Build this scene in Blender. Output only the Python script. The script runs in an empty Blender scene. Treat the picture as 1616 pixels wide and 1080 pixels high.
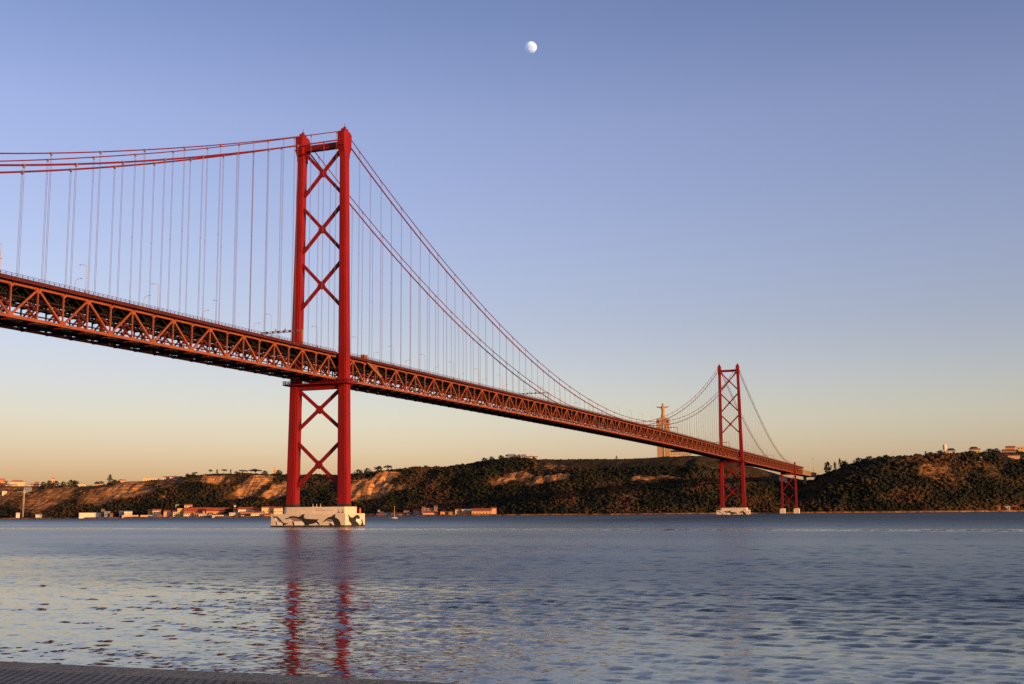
import bpy, math, random
import numpy as np
from mathutils import Vector, Matrix

random.seed(7)
rng = np.random.default_rng(7)
scene = bpy.context.scene
COL = scene.collection
R = math.radians

# ------------------------------------------------------------------ camera
F_PX, W_PX, H_PX = 1860.23, 1616.0, 1080.0
CAM = np.array([286.27, -483.91, 5.80])
YAW, PITCH, ROLL = -0.3716, 0.1434, -0.0085
_fw = np.array([math.sin(YAW) * math.cos(PITCH), math.cos(YAW) * math.cos(PITCH), math.sin(PITCH)])
_r = np.array([math.cos(YAW), -math.sin(YAW), 0.0])
_u = np.cross(_r, _fw)
_r2 = _r * math.cos(ROLL) + _u * math.sin(ROLL)
_u2 = -_r * math.sin(ROLL) + _u * math.cos(ROLL)


def ray(px, py):
    d = _fw * F_PX + _r2 * (px - W_PX / 2) + _u2 * (H_PX / 2 - py)
    return d / np.linalg.norm(d)


def perp(P):
    return float((np.asarray(P, float) - CAM) @ _fw)


cam_data = bpy.data.cameras.new('camera')
cam_data.sensor_width = 36.0
cam_data.lens = F_PX / W_PX * 36.0
cam_data.clip_start = 0.5
cam_data.clip_end = 30000.0
cam = bpy.data.objects.new('camera', cam_data)
COL.objects.link(cam)
m = Matrix.Identity(4)
for i in range(3):
    m[i][0], m[i][1], m[i][2], m[i][3] = _r2[i], _u2[i], -_fw[i], CAM[i]
cam.matrix_world = m
scene.camera = cam

# ------------------------------------------------------------------ light
SUN_AZ, SUN_EL = R(22), R(4.5)          # azimuth north of due west, +X is west, -Y is north
S = Vector((math.cos(SUN_AZ) * math.cos(SUN_EL), -math.sin(SUN_AZ) * math.cos(SUN_EL), math.sin(SUN_EL)))
sd = bpy.data.lights.new('sun', 'SUN')
sd.energy = 4.0
sd.angle = R(0.5)
sd.color = (1.0, 0.52, 0.18)
sun = bpy.data.objects.new('sun', sd)
COL.objects.link(sun)
sun.rotation_euler = S.to_track_quat('Z', 'Y').to_euler()
sun.location = (800, -400, 300)

world = bpy.data.worlds.new('World')
scene.world = world
world.use_nodes = True
nt = world.node_tree
nt.nodes.clear()
out = nt.nodes.new('ShaderNodeOutputWorld')
bg = nt.nodes.new('ShaderNodeBackground')
sky = nt.nodes.new('ShaderNodeTexSky')
sky.sky_type = 'NISHITA'
sky.sun_disc = False
sky.sun_elevation = SUN_EL
sky.sun_rotation = math.atan2(S.x, S.y)
sky.air_density = 1.0
sky.dust_density = 1.0
sky.ozone_density = 1.0
SKY_RAMP = [(0.0, (.79, .68, 1.22)), (.037, (.80, .705, 1.25)), (.08, (.88, .80, 1.17)), (.2, (.97, .865, 1.28)),
            (.32, (1.0, .88, 1.31)), (.40, (.80, .75, 1.17)), (.62, (.60, .57, .88)), (1.0, (.45, .43, .66))]
tc = nt.nodes.new('ShaderNodeTexCoord')
sp = nt.nodes.new('ShaderNodeSeparateXYZ')
rp = nt.nodes.new('ShaderNodeValToRGB')
mx = nt.nodes.new('ShaderNodeMix')
mx.data_type = 'RGBA'
mx.blend_type = 'MULTIPLY'
mx.inputs[0].default_value = 1.0
nt.links.new(tc.outputs['Generated'], sp.inputs[0])
nt.links.new(sp.outputs['Z'], rp.inputs[0])
els = rp.color_ramp.elements
while len(els) > 1:
    els.remove(els[0])
els[0].position = SKY_RAMP[0][0]
els[0].color = (*SKY_RAMP[0][1], 1)
for pos, c in SKY_RAMP[1:]:
    e = els.new(pos)
    e.color = (*c, 1)
nt.links.new(sky.outputs[0], mx.inputs[6])
nt.links.new(rp.outputs[0], mx.inputs[7])
# the low sky is a little brighter and creamier towards the south than towards the east
def sky_range(sock, a, b_, c, d):
    n = nt.nodes.new('ShaderNodeMapRange')
    n.interpolation_type = 'SMOOTHSTEP'
    nt.links.new(sp.outputs[sock], n.inputs[0])
    for i_, x_ in zip((1, 2, 3, 4), (a, b_, c, d)):
        n.inputs[i_].default_value = x_
    return n.outputs[0]


gm = nt.nodes.new('ShaderNodeMath')
gm.operation = 'MULTIPLY'
nt.links.new(sky_range('X', -.78, -.40, 0, 1), gm.inputs[0])
nt.links.new(sky_range('Z', .05, .17, 1, 0), gm.inputs[1])
gx_ = nt.nodes.new('ShaderNodeMix')
gx_.data_type = 'RGBA'
gx_.blend_type = 'MULTIPLY'
nt.links.new(gm.outputs[0], gx_.inputs[0])
nt.links.new(mx.outputs[2], gx_.inputs[6])
gx_.inputs[7].default_value = (1.17, 1.20, 1.20, 1)
nt.links.new(gx_.outputs[2], bg.inputs[0])
bg.inputs[1].default_value = 0.15
nt.links.new(bg.outputs[0], out.inputs[0])

scene.view_settings.view_transform = 'Standard'
scene.view_settings.look = 'None'
scene.view_settings.gamma = 1.0
scene.view_settings.use_curve_mapping = False
scene.view_settings.exposure = 0.7


# ------------------------------------------------------------------ node material helpers
def new_mat(name):
    mt = bpy.data.materials.new(name)
    mt.use_nodes = True
    b = mt.node_tree.nodes['Principled BSDF']
    return mt, mt.node_tree, b


def node(t, kind, **kw):
    n = t.nodes.new(kind)
    for k, v in kw.items():
        setattr(n, k, v)
    return n


def noise_tex(t, vec, scale, detail=4.0, rough=0.55):
    n = node(t, 'ShaderNodeTexNoise')
    n.inputs['Scale'].default_value = scale
    n.inputs['Detail'].default_value = detail
    n.inputs['Roughness'].default_value = rough
    t.links.new(vec, n.inputs['Vector'])
    return n


def ramp(t, fac, stops):
    r = node(t, 'ShaderNodeValToRGB')
    e = r.color_ramp.elements
    while len(e) > 1:
        e.remove(e[0])
    e[0].position = stops[0][0]
    e[0].color = (*stops[0][1], 1) if len(stops[0][1]) == 3 else stops[0][1]
    for p, c in stops[1:]:
        k = e.new(p)
        k.color = (*c, 1)
    t.links.new(fac, r.inputs[0])
    return r.outputs[0]


def mixc(t, fac, a, b, blend='MIX'):
    n = node(t, 'ShaderNodeMix', data_type='RGBA', blend_type=blend)
    for sock, v in ((0, fac), (6, a), (7, b)):
        if isinstance(v, (int, float)):
            n.inputs[sock].default_value = v
        elif isinstance(v, tuple):
            n.inputs[sock].default_value = (*v, 1)
        else:
            t.links.new(v, n.inputs[sock])
    return n.outputs[2]


def math_n(t, op, a, b=None, clamp=False):
    n = node(t, 'ShaderNodeMath', operation=op, use_clamp=clamp)
    for i, v in enumerate((a, b)):
        if v is None:
            continue
        if isinstance(v, (int, float)):
            n.inputs[i].default_value = v
        else:
            t.links.new(v, n.inputs[i])
    return n.outputs[0]


def maprange(t, v, a, b, c, d, smooth=True):
    n = node(t, 'ShaderNodeMapRange', interpolation_type='SMOOTHSTEP' if smooth else 'LINEAR')
    t.links.new(v, n.inputs[0])
    for i, x in zip((1, 2, 3, 4), (a, b, c, d)):
        n.inputs[i].default_value = x
    return n.outputs[0]


def position(t):
    return node(t, 'ShaderNodeNewGeometry').outputs['Position']


def scaled(t, vec, s, rot=(0, 0, 0)):
    n = node(t, 'ShaderNodeMapping')
    n.inputs['Scale'].default_value = s
    n.inputs['Rotation'].default_value = rot
    t.links.new(vec, n.inputs['Vector'])
    return n.outputs[0]


def paint(name, c1, c2, rough=0.5, scale=0.25, bump=0.0, spec=0.4, metallic=0.0, streak=False):
    """weathered paint, plaster or stone: two tones broken up by noise at two sizes"""
    mt, t, b = new_mat(name)
    pos = position(t)
    n1 = noise_tex(t, scaled(t, pos, (1, 1, .25)) if streak else pos, scale, 6, .62)
    n2 = noise_tex(t, pos, scale * 7, 3, .6)
    f = math_n(t, 'ADD', math_n(t, 'MULTIPLY', n1.outputs[0], .7), math_n(t, 'MULTIPLY', n2.outputs[0], .3))
    col = ramp(t, f, [(.36, c2), (.62, c1)])
    t.links.new(col, b.inputs['Base Color'])
    b.inputs['Roughness'].default_value = rough
    b.inputs['Specular IOR Level'].default_value = spec
    b.inputs['Metallic'].default_value = metallic
    if bump:
        bp = node(t, 'ShaderNodeBump')
        bp.inputs['Strength'].default_value = bump
        bp.inputs['Distance'].default_value = .2
        t.links.new(n2.outputs[0], bp.inputs['Height'])
        t.links.new(bp.outputs[0], b.inputs['Normal'])
    return mt


M = {}
M['tower_red'] = paint('tower_red', (.225, .0072, .0068), (.135, .0042, .0045), .55, .22, spec=.25, streak=True)
M['truss_orange'] = paint('truss_orange', (.27, .080, .037), (.18, .044, .022), .6, .2, spec=.25)
M['deck_maroon'] = paint('deck_maroon', (.075, .012, .009), (.05, .008, .007), .6, .2, spec=.25)
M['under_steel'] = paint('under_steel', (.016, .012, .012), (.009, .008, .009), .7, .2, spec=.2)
M['frame_red'] = paint('frame_red', (.19, .030, .015), (.12, .018, .010), .6, .2, spec=.25)  # darker than the truss paint: shade inside the truss put into the colour
M['cable_red'] = paint('cable_red', (.165, .009, .011), (.12, .008, .010), .5, .3, spec=.2)
M['rope'] = paint('rope', (.17, .115, .125), (.13, .09, .10), .6, .5, spec=.2)
M['asphalt'] = paint('asphalt', (.055, .053, .05), (.04, .04, .04), .9, .3)
M['lamp_grey'] = paint('lamp_grey', (.34, .29, .27), (.26, .23, .22), .5, .5)
M['gantry_tan'] = paint('gantry_tan', (.30, .19, .10), (.22, .14, .08), .5, .5)
M['stair_tan'] = paint('stair_tan', (.23, .10, .042), (.17, .07, .03), .5, .5)
M['pier_white'] = paint('pier_white', (.66, .58, .48), (.54, .46, .37), .85, .12, .15, streak=True)
M['mural_black'] = paint('mural_black', (.014, .014, .016), (.022, .02, .02), .7, 1.0)
M['mural_white'] = paint('mural_white', (.78, .74, .68), (.70, .65, .58), .8, 1.0)
M['mural_grey'] = paint('mural_grey', (.26, .17, .15), (.20, .14, .13), .8, 1.0)
M['algae'] = paint('algae', (.016, .015, .010), (.03, .022, .012), .8, .8)
M['marker_red'] = paint('marker_red', (.60, .05, .03), (.5, .04, .025), .5, .8)
M['dark_glass'] = paint('dark_glass', (.03, .03, .035), (.045, .04, .045), .25, .8)
M['concrete'] = paint('concrete', (.42, .38, .33), (.33, .30, .26), .9, .1, .2, streak=True)
M['viaduct'] = paint('viaduct', (.23, .14, .075), (.17, .11, .06), .9, .1, .2, streak=True)
M['statue_stone'] = paint('statue_stone', (.40, .26, .14), (.29, .18, .095), .85, .08, .15, streak=True)
M['boat_white'] = paint('boat_white', (.75, .73, .68), (.68, .65, .6), .4, .6)
M['mast'] = paint('mast', (.55, .42, .28), (.45, .35, .25), .5, .6)
M['canvas'] = paint('canvas', (.07, .09, .16), (.06, .07, .12), .8, .8)
M['bark'] = paint('bark', (.055, .038, .026), (.035, .025, .018), .9, 1.0)
for nm, c in dict(cream=(.62, .50, .33), white=(.66, .58, .47), yellow=(.62, .44, .20), pink=(.55, .30, .22),
                  ochre=(.50, .28, .12), orange=(.56, .26, .10), grey=(.30, .31, .33), dark=(.055, .05, .055),
                  blue_grey=(.16, .19, .24), brown=(.20, .11, .07), salmon=(.58, .34, .22), stone=(.42, .33, .24)).items():
    M['wall_' + nm] = paint('wall_' + nm, tuple(min(.82, x * 1.06) for x in c), tuple(x * .84 for x in c), .9, .25, .1, streak=True)
for nm, c in dict(red=(.34, .075, .035), rust=(.27, .085, .045), grey=(.20, .21, .23), dark=(.05, .04, .045),
                  white=(.62, .56, .48), brown=(.16, .08, .05), pink=(.42, .17, .11)).items():
    M['roof_' + nm] = paint('roof_' + nm, c, tuple(x * .7 for x in c), .85, .5, .2)

# moon: sunlit dust seen through the bright evening air in front of it
mt, t, b = new_mat('moon_dust')
t.nodes.remove(b)
tcn = node(t, 'ShaderNodeTexCoord')
n1 = noise_tex(t, tcn.outputs['Object'], .035, 4, .55)
df = node(t, 'ShaderNodeBsdfDiffuse')
t.links.new(ramp(t, n1.outputs[0], [(.40, (.27, .42, .60)), (.54, (.42, .66, .95))]), df.inputs[0])
tr = node(t, 'ShaderNodeBsdfTransparent')
ad = node(t, 'ShaderNodeAddShader')
t.links.new(df.outputs[0], ad.inputs[0])
t.links.new(tr.outputs[0], ad.inputs[1])
ge = node(t, 'ShaderNodeNewGeometry')
mxs = node(t, 'ShaderNodeMixShader')
t.links.new(ge.outputs['Backfacing'], mxs.inputs[0])
t.links.new(ad.outputs[0], mxs.inputs[1])
t.links.new(tr.outputs[0], mxs.inputs[2])
t.links.new(mxs.outputs[0], t.nodes['Material Output'].inputs[0])
M['moon'] = mt

# foliage: colour of each crown comes from its own tint, broken up by noise
mt, t, b = new_mat('foliage')
at = node(t, 'ShaderNodeAttribute', attribute_name='tint')
n1 = noise_tex(t, position(t), .6, 3, .6)
col = mixc(t, 1.0, at.outputs['Color'], ramp(t, n1.outputs[0], [(.3, (.62, .62, .6)), (.7, (1.35, 1.3, 1.2))]), 'MULTIPLY')
t.links.new(col, b.inputs['Base Color'])
b.inputs['Roughness'].default_value = .9
b.inputs['Specular IOR Level'].default_value = .15
M['foliage'] = mt

# hillside: dry grass and scrub, bare ochre earth where 'bare' is high
mt, t, b = new_mat('hillside')
pos = position(t)
at = node(t, 'ShaderNodeAttribute', attribute_name='bare')
na = noise_tex(t, pos, .018, 6, .6)
nb = noise_tex(t, pos, .11, 5, .65)
strata = noise_tex(t, scaled(t, pos, (.02, .02, .35)), 1.0, 5, .65)
nv = math_n(t, 'ADD', math_n(t, 'MULTIPLY', na.outputs[0], .5), math_n(t, 'MULTIPLY', nb.outputs[0], .5))
scrub = ramp(t, nv, [(.36, (.018, .020, .009)), (.48, (.038, .028, .012)), (.58, (.085, .054, .021)), (.70, (.13, .064, .026))])
earth_f = math_n(t, 'ADD', math_n(t, 'MULTIPLY', strata.outputs[0], .6), math_n(t, 'MULTIPLY', nb.outputs[0], .4))
crack = noise_tex(t, scaled(t, pos, (.10, .05, .03)), 1.0, 4, .7)
ck = ramp(t, crack.outputs[0], [(.40, (.45, .42, .40)), (.50, (1.0, 1.0, 1.0))])
earth = ramp(t, earth_f, [(.36, (.12, .050, .018)), (.48, (.27, .120, .042)), (.62, (.52, .27, .10))])
bf = math_n(t, 'ADD', at.outputs['Fac'], math_n(t, 'MULTIPLY', math_n(t, 'SUBTRACT', nb.outputs[0], .5), 1.1))
bf = maprange(t, bf, .38, .62, 0, 1)
earth = mixc(t, 1.0, earth, ck, 'MULTIPLY')
pale = maprange(t, at.outputs['Fac'], .72, .95, .92, 1.7)
cp = node(t, 'ShaderNodeCombineXYZ')
for q_ in range(3):
    t.links.new(pale, cp.inputs[q_])
earth = mixc(t, 1.0, earth, cp.outputs[0], 'MULTIPLY')
t.links.new(mixc(t, bf, scrub, earth), b.inputs['Base Color'])
b.inputs['Roughness'].default_value = .95
b.inputs['Specular IOR Level'].default_value = .1
bp = node(t, 'ShaderNodeBump')
bp.inputs['Strength'].default_value = .7
bp.inputs['Distance'].default_value = 3.0
t.links.new(nb.outputs[0], bp.inputs['Height'])
t.links.new(bp.outputs[0], b.inputs['Normal'])
M['hillside'] = mt

# river: sheltered and calm by the quay, wind-roughened farther out
mt, t, b = new_mat('river')
pos = position(t)
sx = node(t, 'ShaderNodeSeparateXYZ')
t.links.new(pos, sx.inputs[0])
off = math_n(t, 'ADD', math_n(t, 'ADD', sx.outputs[1], 472.0), math_n(t, 'MULTIPLY', math_n(t, 'SUBTRACT', sx.outputs[0], 215.0), .60))
big = noise_tex(t, scaled(t, pos, (.010, .022, 1)), 1.0, 4, .6)
off = math_n(t, 'ADD', off, math_n(t, 'MULTIPLY', math_n(t, 'SUBTRACT', big.outputs[0], .5), 70.0))
wind = maprange(t, off, 35, 135, 0, 1)
open_ = maprange(t, off, 120, 900, 0, 1)
slick = noise_tex(t, scaled(t, pos, (.0035, .012, 1)), 1.0, 5, .62)
slick_f = maprange(t, slick.outputs[0], .36, .64, .93, 1.06)


def slope(scale, stretch, amp_n, rot):
    n = noise_tex(t, scaled(t, pos, (scale * stretch, scale, scale), (0, 0, rot)), 1.0, 3, .6)
    v = node(t, 'ShaderNodeVectorMath', operation='SUBTRACT')
    t.links.new(n.outputs['Color'], v.inputs[0])
    v.inputs[1].default_value = (.5, .5, .5)
    s = node(t, 'ShaderNodeVectorMath', operation='SCALE')
    t.links.new(v.outputs[0], s.inputs[0])
    if isinstance(amp_n, float):
        s.inputs['Scale'].default_value = amp_n
    else:
        t.links.new(amp_n, s.inputs['Scale'])
    return s.outputs[0]


def chop(sx_, sy_, amp, rot, det, rgh):
    n = noise_tex(t, scaled(t, pos, (sx_, sy_, 1), (0, 0, rot)), 1.0, det, rgh)
    v = node(t, 'ShaderNodeVectorMath', operation='SUBTRACT')
    t.links.new(n.outputs['Color'], v.inputs[0])
    v.inputs[1].default_value = (.5, .5, .5)
    q_ = node(t, 'ShaderNodeVectorMath', operation='SCALE')
    t.links.new(v.outputs[0], q_.inputs[0])
    t.links.new(amp, q_.inputs['Scale'])
    return q_.outputs[0]


relief = maprange(t, sx.outputs[1], -330, -225, 1, 0)
calmer = math_n(t, 'SUBTRACT', 1.0, math_n(t, 'MULTIPLY', relief, .82))
a1 = math_n(t, 'MULTIPLY', .10, calmer)
a2 = maprange(t, relief, 0, 1, .24, .18)
parts_ = [slope(.32, .42, a1, R(12)), slope(3.4, .40, a2, R(-9)),
          chop(.36, .055, math_n(t, 'MULTIPLY', maprange(t, wind, 0, 1, .05, .60), calmer), R(3), 8, .80),
          chop(.9, .30, math_n(t, 'MULTIPLY', maprange(t, wind, 0, 1, .05, .30), calmer), R(-5), 4, .7)]
tot = parts_[0]
for p_ in parts_[1:]:
    va = node(t, 'ShaderNodeVectorMath', operation='ADD')
    t.links.new(tot, va.inputs[0])
    t.links.new(p_, va.inputs[1])
    tot = va.outputs[0]
vm = node(t, 'ShaderNodeVectorMath', operation='MULTIPLY')
t.links.new(tot, vm.inputs[0])
vm.inputs[1].default_value = (1, 1, 0)
vb = node(t, 'ShaderNodeVectorMath', operation='ADD')
t.links.new(vm.outputs[0], vb.inputs[0])
vb.inputs[1].default_value = (0, 0, 1)
vn = node(t, 'ShaderNodeVectorMath', operation='NORMALIZE')
t.links.new(vb.outputs[0], vn.inputs[0])
t.links.new(vn.outputs[0], b.inputs['Normal'])
b.inputs['Base Color'].default_value = (.010, .032, .032, 1)
WAKES = [(.26, .9656, -66.0, 26.0, .62)]     # smooth wakes of passing boats
wake = None
for nx_w, ny_w, dist_w, half_w, k_w in WAKES:
    dd = math_n(t, 'ADD', math_n(t, 'MULTIPLY', sx.outputs[0], nx_w), math_n(t, 'MULTIPLY', sx.outputs[1], ny_w))
    dd = math_n(t, 'ADD', math_n(t, 'SUBTRACT', dd, dist_w), math_n(t, 'MULTIPLY', math_n(t, 'SUBTRACT', slick.outputs[0], .5), 60.0))
    mk = maprange(t, math_n(t, 'ABSOLUTE', dd), half_w * .3, half_w, k_w, 0)
    wake = mk if wake is None else math_n(t, 'MAXIMUM', wake, mk)
slick_f = math_n(t, 'MULTIPLY', slick_f, math_n(t, 'SUBTRACT', 1.0, wake))
ro = math_n(t, 'MULTIPLY', math_n(t, 'ADD', maprange(t, wind, 0, 1, .04, .27), maprange(t, open_, 0, 1, 0, .26)), slick_f)
t.links.new(ro, b.inputs['Roughness'])
b.inputs['IOR'].default_value = 1.333
b.inputs['Specular IOR Level'].default_value = .5
M['river'] = mt

# quay paving: dark setts with a smooth stone edge
mt, t, b = new_mat('setts')
pos = position(t)
br = node(t, 'ShaderNodeTexBrick')
br.inputs['Scale'].default_value = 1.0
br.inputs['Brick Width'].default_value = .17
br.inputs['Row Height'].default_value = .11
br.inputs['Mortar Size'].default_value = .018
br.inputs['Mortar Smooth'].default_value = .3
br.inputs['Color1'].default_value = (.185, .21, .185, 1)
br.inputs['Color2'].default_value = (.13, .148, .13, 1)
br.inputs['Mortar'].default_value = (.022, .022, .022, 1)
t.links.new(scaled(t, pos, (1, 1, 1), (0, 0, R(63))), br.inputs['Vector'])
n1 = noise_tex(t, pos, 1.3, 6, .65)
t.links.new(mixc(t, 1.0, br.outputs[0], ramp(t, n1.outputs[0], [(.3, (.6, .6, .6)), (.7, (1.3, 1.3, 1.3))]), 'MULTIPLY'), b.inputs['Base Color'])
b.inputs['Roughness'].default_value = .75
bp = node(t, 'ShaderNodeBump')
bp.inputs['Strength'].default_value = 1.0
bp.inputs['Distance'].default_value = .012
t.links.new(math_n(t, 'ADD', math_n(t, 'MULTIPLY', br.outputs[1], -1.0), math_n(t, 'MULTIPLY', n1.outputs[0], .6)), bp.inputs['Height'])
t.links.new(bp.outputs[0], b.inputs['Normal'])
M['setts'] = mt
M['quay_edge'] = paint('quay_edge', (.19, .215, .19), (.14, .158, .14), .8, 1.5, .5)


# ------------------------------------------------------------------ mesh helpers
def tag(o, label=None, cat=None, group=None, kind=None):
    if label:
        o['label'] = label
    if cat:
        o['category'] = cat
    if group:
        o['group'] = group
    if kind:
        o['kind'] = kind
    return o


def empty(name, loc=(0, 0, 0), rz=0.0, parent=None):
    o = bpy.data.objects.new(name, None)
    o.empty_display_size = 1.0
    COL.objects.link(o)
    o.location = loc
    o.rotation_euler = (0, 0, rz)
    if parent:
        o.parent = parent
    return o


class MB:
    """collects shapes and links them as ONE mesh object"""

    def __init__(self):
        self.v, self.f, self.mi = [], [], []
        self.cur = 0

    def add(self, vs, fs):
        o = len(self.v)
        self.v += [tuple(map(float, p)) for p in vs]
        self.f += [tuple(i + o for i in f) for f in fs]
        self.mi += [self.cur] * len(fs)

    def box(self, x0, x1, y0, y1, z0, z1):
        self.add([(x0, y0, z0), (x1, y0, z0), (x1, y1, z0), (x0, y1, z0), (x0, y0, z1), (x1, y0, z1), (x1, y1, z1), (x0, y1, z1)],
                 [(0, 3, 2, 1), (4, 5, 6, 7), (0, 1, 5, 4), (1, 2, 6, 5), (2, 3, 7, 6), (3, 0, 4, 7)])

    def bar(self, p, q, w, h=None, up=(0, 0, 1)):
        h = w if h is None else h
        p, q = Vector(p), Vector(q)
        d = (q - p).normalized()
        u = Vector(up)
        s = d.cross(u)
        if s.length < 1e-4:
            s = d.cross(Vector((0, 1, 0)))
        s.normalize()
        u = s.cross(d).normalized()
        s, u = s * w / 2, u * h / 2
        vs = [p - s - u, p + s - u, p + s + u, p - s + u, q - s - u, q + s - u, q + s + u, q - s + u]
        self.add(vs, [(0, 1, 2, 3), (7, 6, 5, 4), (0, 4, 5, 1), (1, 5, 6, 2), (2, 6, 7, 3), (3, 7, 4, 0)])

    def tube(self, pts, rads, n=8, cap=True):
        pts = [Vector(p) for p in pts]
        if isinstance(rads, (int, float)):
            rads = [rads] * len(pts)
        rings = []
        for i, p in enumerate(pts):
            d = (pts[min(i + 1, len(pts) - 1)] - pts[max(i - 1, 0)]).normalized()
            a = Vector((0, 0, 1)) if abs(d.z) < .9 else Vector((1, 0, 0))
            s = d.cross(a).normalized()
            u = s.cross(d)
            rings.append([p + (s * math.cos(k / n * 2 * math.pi) + u * math.sin(k / n * 2 * math.pi)) * rads[i] for k in range(n)])
        fs = []
        for i in range(len(pts) - 1):
            for k in range(n):
                fs.append((i * n + k, i * n + (k + 1) % n, (i + 1) * n + (k + 1) % n, (i + 1) * n + k))
        if cap:
            fs.append(tuple(range(n))[::-1])
            fs.append(tuple((len(pts) - 1) * n + k for k in range(n)))
        self.add([p for r in rings for p in r], fs)

    def loft(self, rings, cap=True):
        n = len(rings[0])
        fs = []
        for i in range(len(rings) - 1):
            for k in range(n):
                fs.append((i * n + k, i * n + (k + 1) % n, (i + 1) * n + (k + 1) % n, (i + 1) * n + k))
        if cap:
            fs.append(tuple(range(n))[::-1])
            fs.append(tuple((len(rings) - 1) * n + k for k in range(n)))
        self.add([p for r in rings for p in r], fs)

    def slab(self, poly, to3, thick):
        """polygon (2-D points) extruded from the plane given by to3(u, v, depth)"""
        n = len(poly)
        vs = [to3(u, v, 0) for u, v in poly] + [to3(u, v, thick) for u, v in poly]
        fs = [tuple(range(n)), tuple(range(2 * n - 1, n - 1, -1))]
        fs += [(i, n + i, n + (i + 1) % n, (i + 1) % n) for i in range(n)]
        self.add(vs, fs)

    def build(self, name, mats, parent=None, smooth=False):
        me = bpy.data.meshes.new(name)
        me.from_pydata(self.v, [], self.f)
        for mm in (mats if isinstance(mats, (list, tuple)) else [mats]):
            me.materials.append(mm)
        if isinstance(mats, (list, tuple)):
            me.polygons.foreach_set('material_index', self.mi)
        if smooth:
            me.polygons.foreach_set('use_smooth', [True] * len(me.polygons))
        me.update()
        o = bpy.data.objects.new(name, me)
        COL.objects.link(o)
        if parent:
            o.parent = parent
        return o


def copy_tree(o, parent=None):
    c = o.copy()
    COL.objects.link(c)
    c.parent = parent
    for ch in list(o.children):
        copy_tree(ch, c)
    return c


# ------------------------------------------------------------------ river and quay
def vnoise(x, y, seed=0):
    xi, yi = np.floor(x).astype(np.int64), np.floor(y).astype(np.int64)
    fx, fy = x - xi, y - yi
    fx, fy = fx * fx * (3 - 2 * fx), fy * fy * (3 - 2 * fy)

    def h(a, b):
        n = (a * 374761393 + b * 668265263 + seed * 974634721) & 0x7fffffff
        n = ((n ^ (n >> 13)) * 1274126177) & 0x7fffffff
        return ((n ^ (n >> 16)) & 0xffff) / 65535.0
    return (h(xi, yi) * (1 - fx) + h(xi + 1, yi) * fx) * (1 - fy) + (h(xi, yi + 1) * (1 - fx) + h(xi + 1, yi + 1) * fx) * fy


def fbm(x, y, scale, octv=4, seed=0):
    x, y = np.asarray(x, float) / scale, np.asarray(y, float) / scale
    a, s, tot = 1.0, 0, 0
    for o in range(octv):
        s = s + a * vnoise(x + 37.2 * o, y - 11.7 * o, seed + o)
        tot += a
        a *= .5
        x, y = x * 2.03, y * 2.03
    return s / tot




def wave_field():
    """wavelets near the quay as real relief: many small wave trains, gentle in the lee of the quay, choppier farther out"""
    xs_ = np.arange(70.0, 390.01, .22)
    ys_ = [-472.3]
    while ys_[-1] < -205:
        ys_.append(ys_[-1] + .10 + .60 * ((ys_[-1] + 472.3) / 267.0))
    ys_ = np.array(ys_)
    dy_ = np.gradient(ys_)
    GXw, GYw = np.meshgrid(xs_, ys_, indexing='ij')
    GXw, GYw = GXw.astype(np.float32), GYw.astype(np.float32)
    off_ = (GYw + 472) + .6 * (GXw - 215) + (fbm(GXw, GYw * 2.2, 90, 3, 3) - .5) * 70
    wd = np.clip((off_ - 30) / 95, 0, 1)
    wd = (wd * wd * (3 - 2 * wd)).astype(np.float32)
    edge = np.clip((-212 - GYw) / 70, 0, 1) * np.clip((GXw - 70) / 25, 0, 1) * np.clip((390 - GXw) / 25, 0, 1)
    gust = [np.clip(2.0 * fbm(GXw * .7, GYw * 2.2, sc, 3, 50 + k_) - .02, .40, 1.7).astype(np.float32) for k_, sc in enumerate((9, 18, 36))]
    r_ = np.random.default_rng(5)
    Zw_ = np.zeros_like(GXw)
    n_w = 52
    lam = .42 * (6.0 / .42) ** (np.arange(n_w) / (n_w - 1))
    for k_ in range(n_w):
        l_ = lam[k_] * r_.uniform(.94, 1.06)
        th = r_.normal(0, .40 if l_ > 1.0 else .62) + R(8)
        kx, ky = math.sin(th) * 2 * math.pi / l_, math.cos(th) * 2 * math.pi / l_
        calm = .031 if l_ < 1.2 else (.015 if l_ < 2.4 else .007)
        rough_ = .040 if l_ < 1.5 else (.019 if l_ < 3.0 else .009)
        lim = np.clip((l_ / dy_ - 2.0) / 1.6, 0, 1).astype(np.float32)[None, :]
        amp = (calm + (rough_ - calm) * wd) * gust[k_ % 3] * lim * (l_ / (2 * math.pi))
        ph = kx * GXw + ky * GYw + r_.uniform(0, 6.28)
        Zw_ += (amp * np.sin(ph)).astype(np.float32)
    Zw_ *= edge
    nx_, ny_ = GXw.shape
    V = np.stack([GXw, GYw, Zw_], -1).reshape(-1, 3)
    id_ = np.arange(nx_ * ny_).reshape(nx_, ny_)
    Q = np.stack([id_[:-1, :-1], id_[1:, :-1], id_[1:, 1:], id_[:-1, 1:]], -1).reshape(-1, 4)
    x0, x1, y0, y1 = xs_[0], xs_[-1], ys_[0], ys_[-1]
    B = 9000.0
    rects = [(-B, x0, y0, B), (x1, B, y0, B), (x0, x1, y1, B)]
    ev, eq = [], []
    for a_, b_, c_, d_ in rects:
        o_ = len(V) + len(ev)
        ev += [(a_, c_, 0), (b_, c_, 0), (b_, d_, 0), (a_, d_, 0)]
        eq.append((o_, o_ + 1, o_ + 2, o_ + 3))
    return np.concatenate([V, np.array(ev)]), np.concatenate([Q, np.array(eq)])


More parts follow.
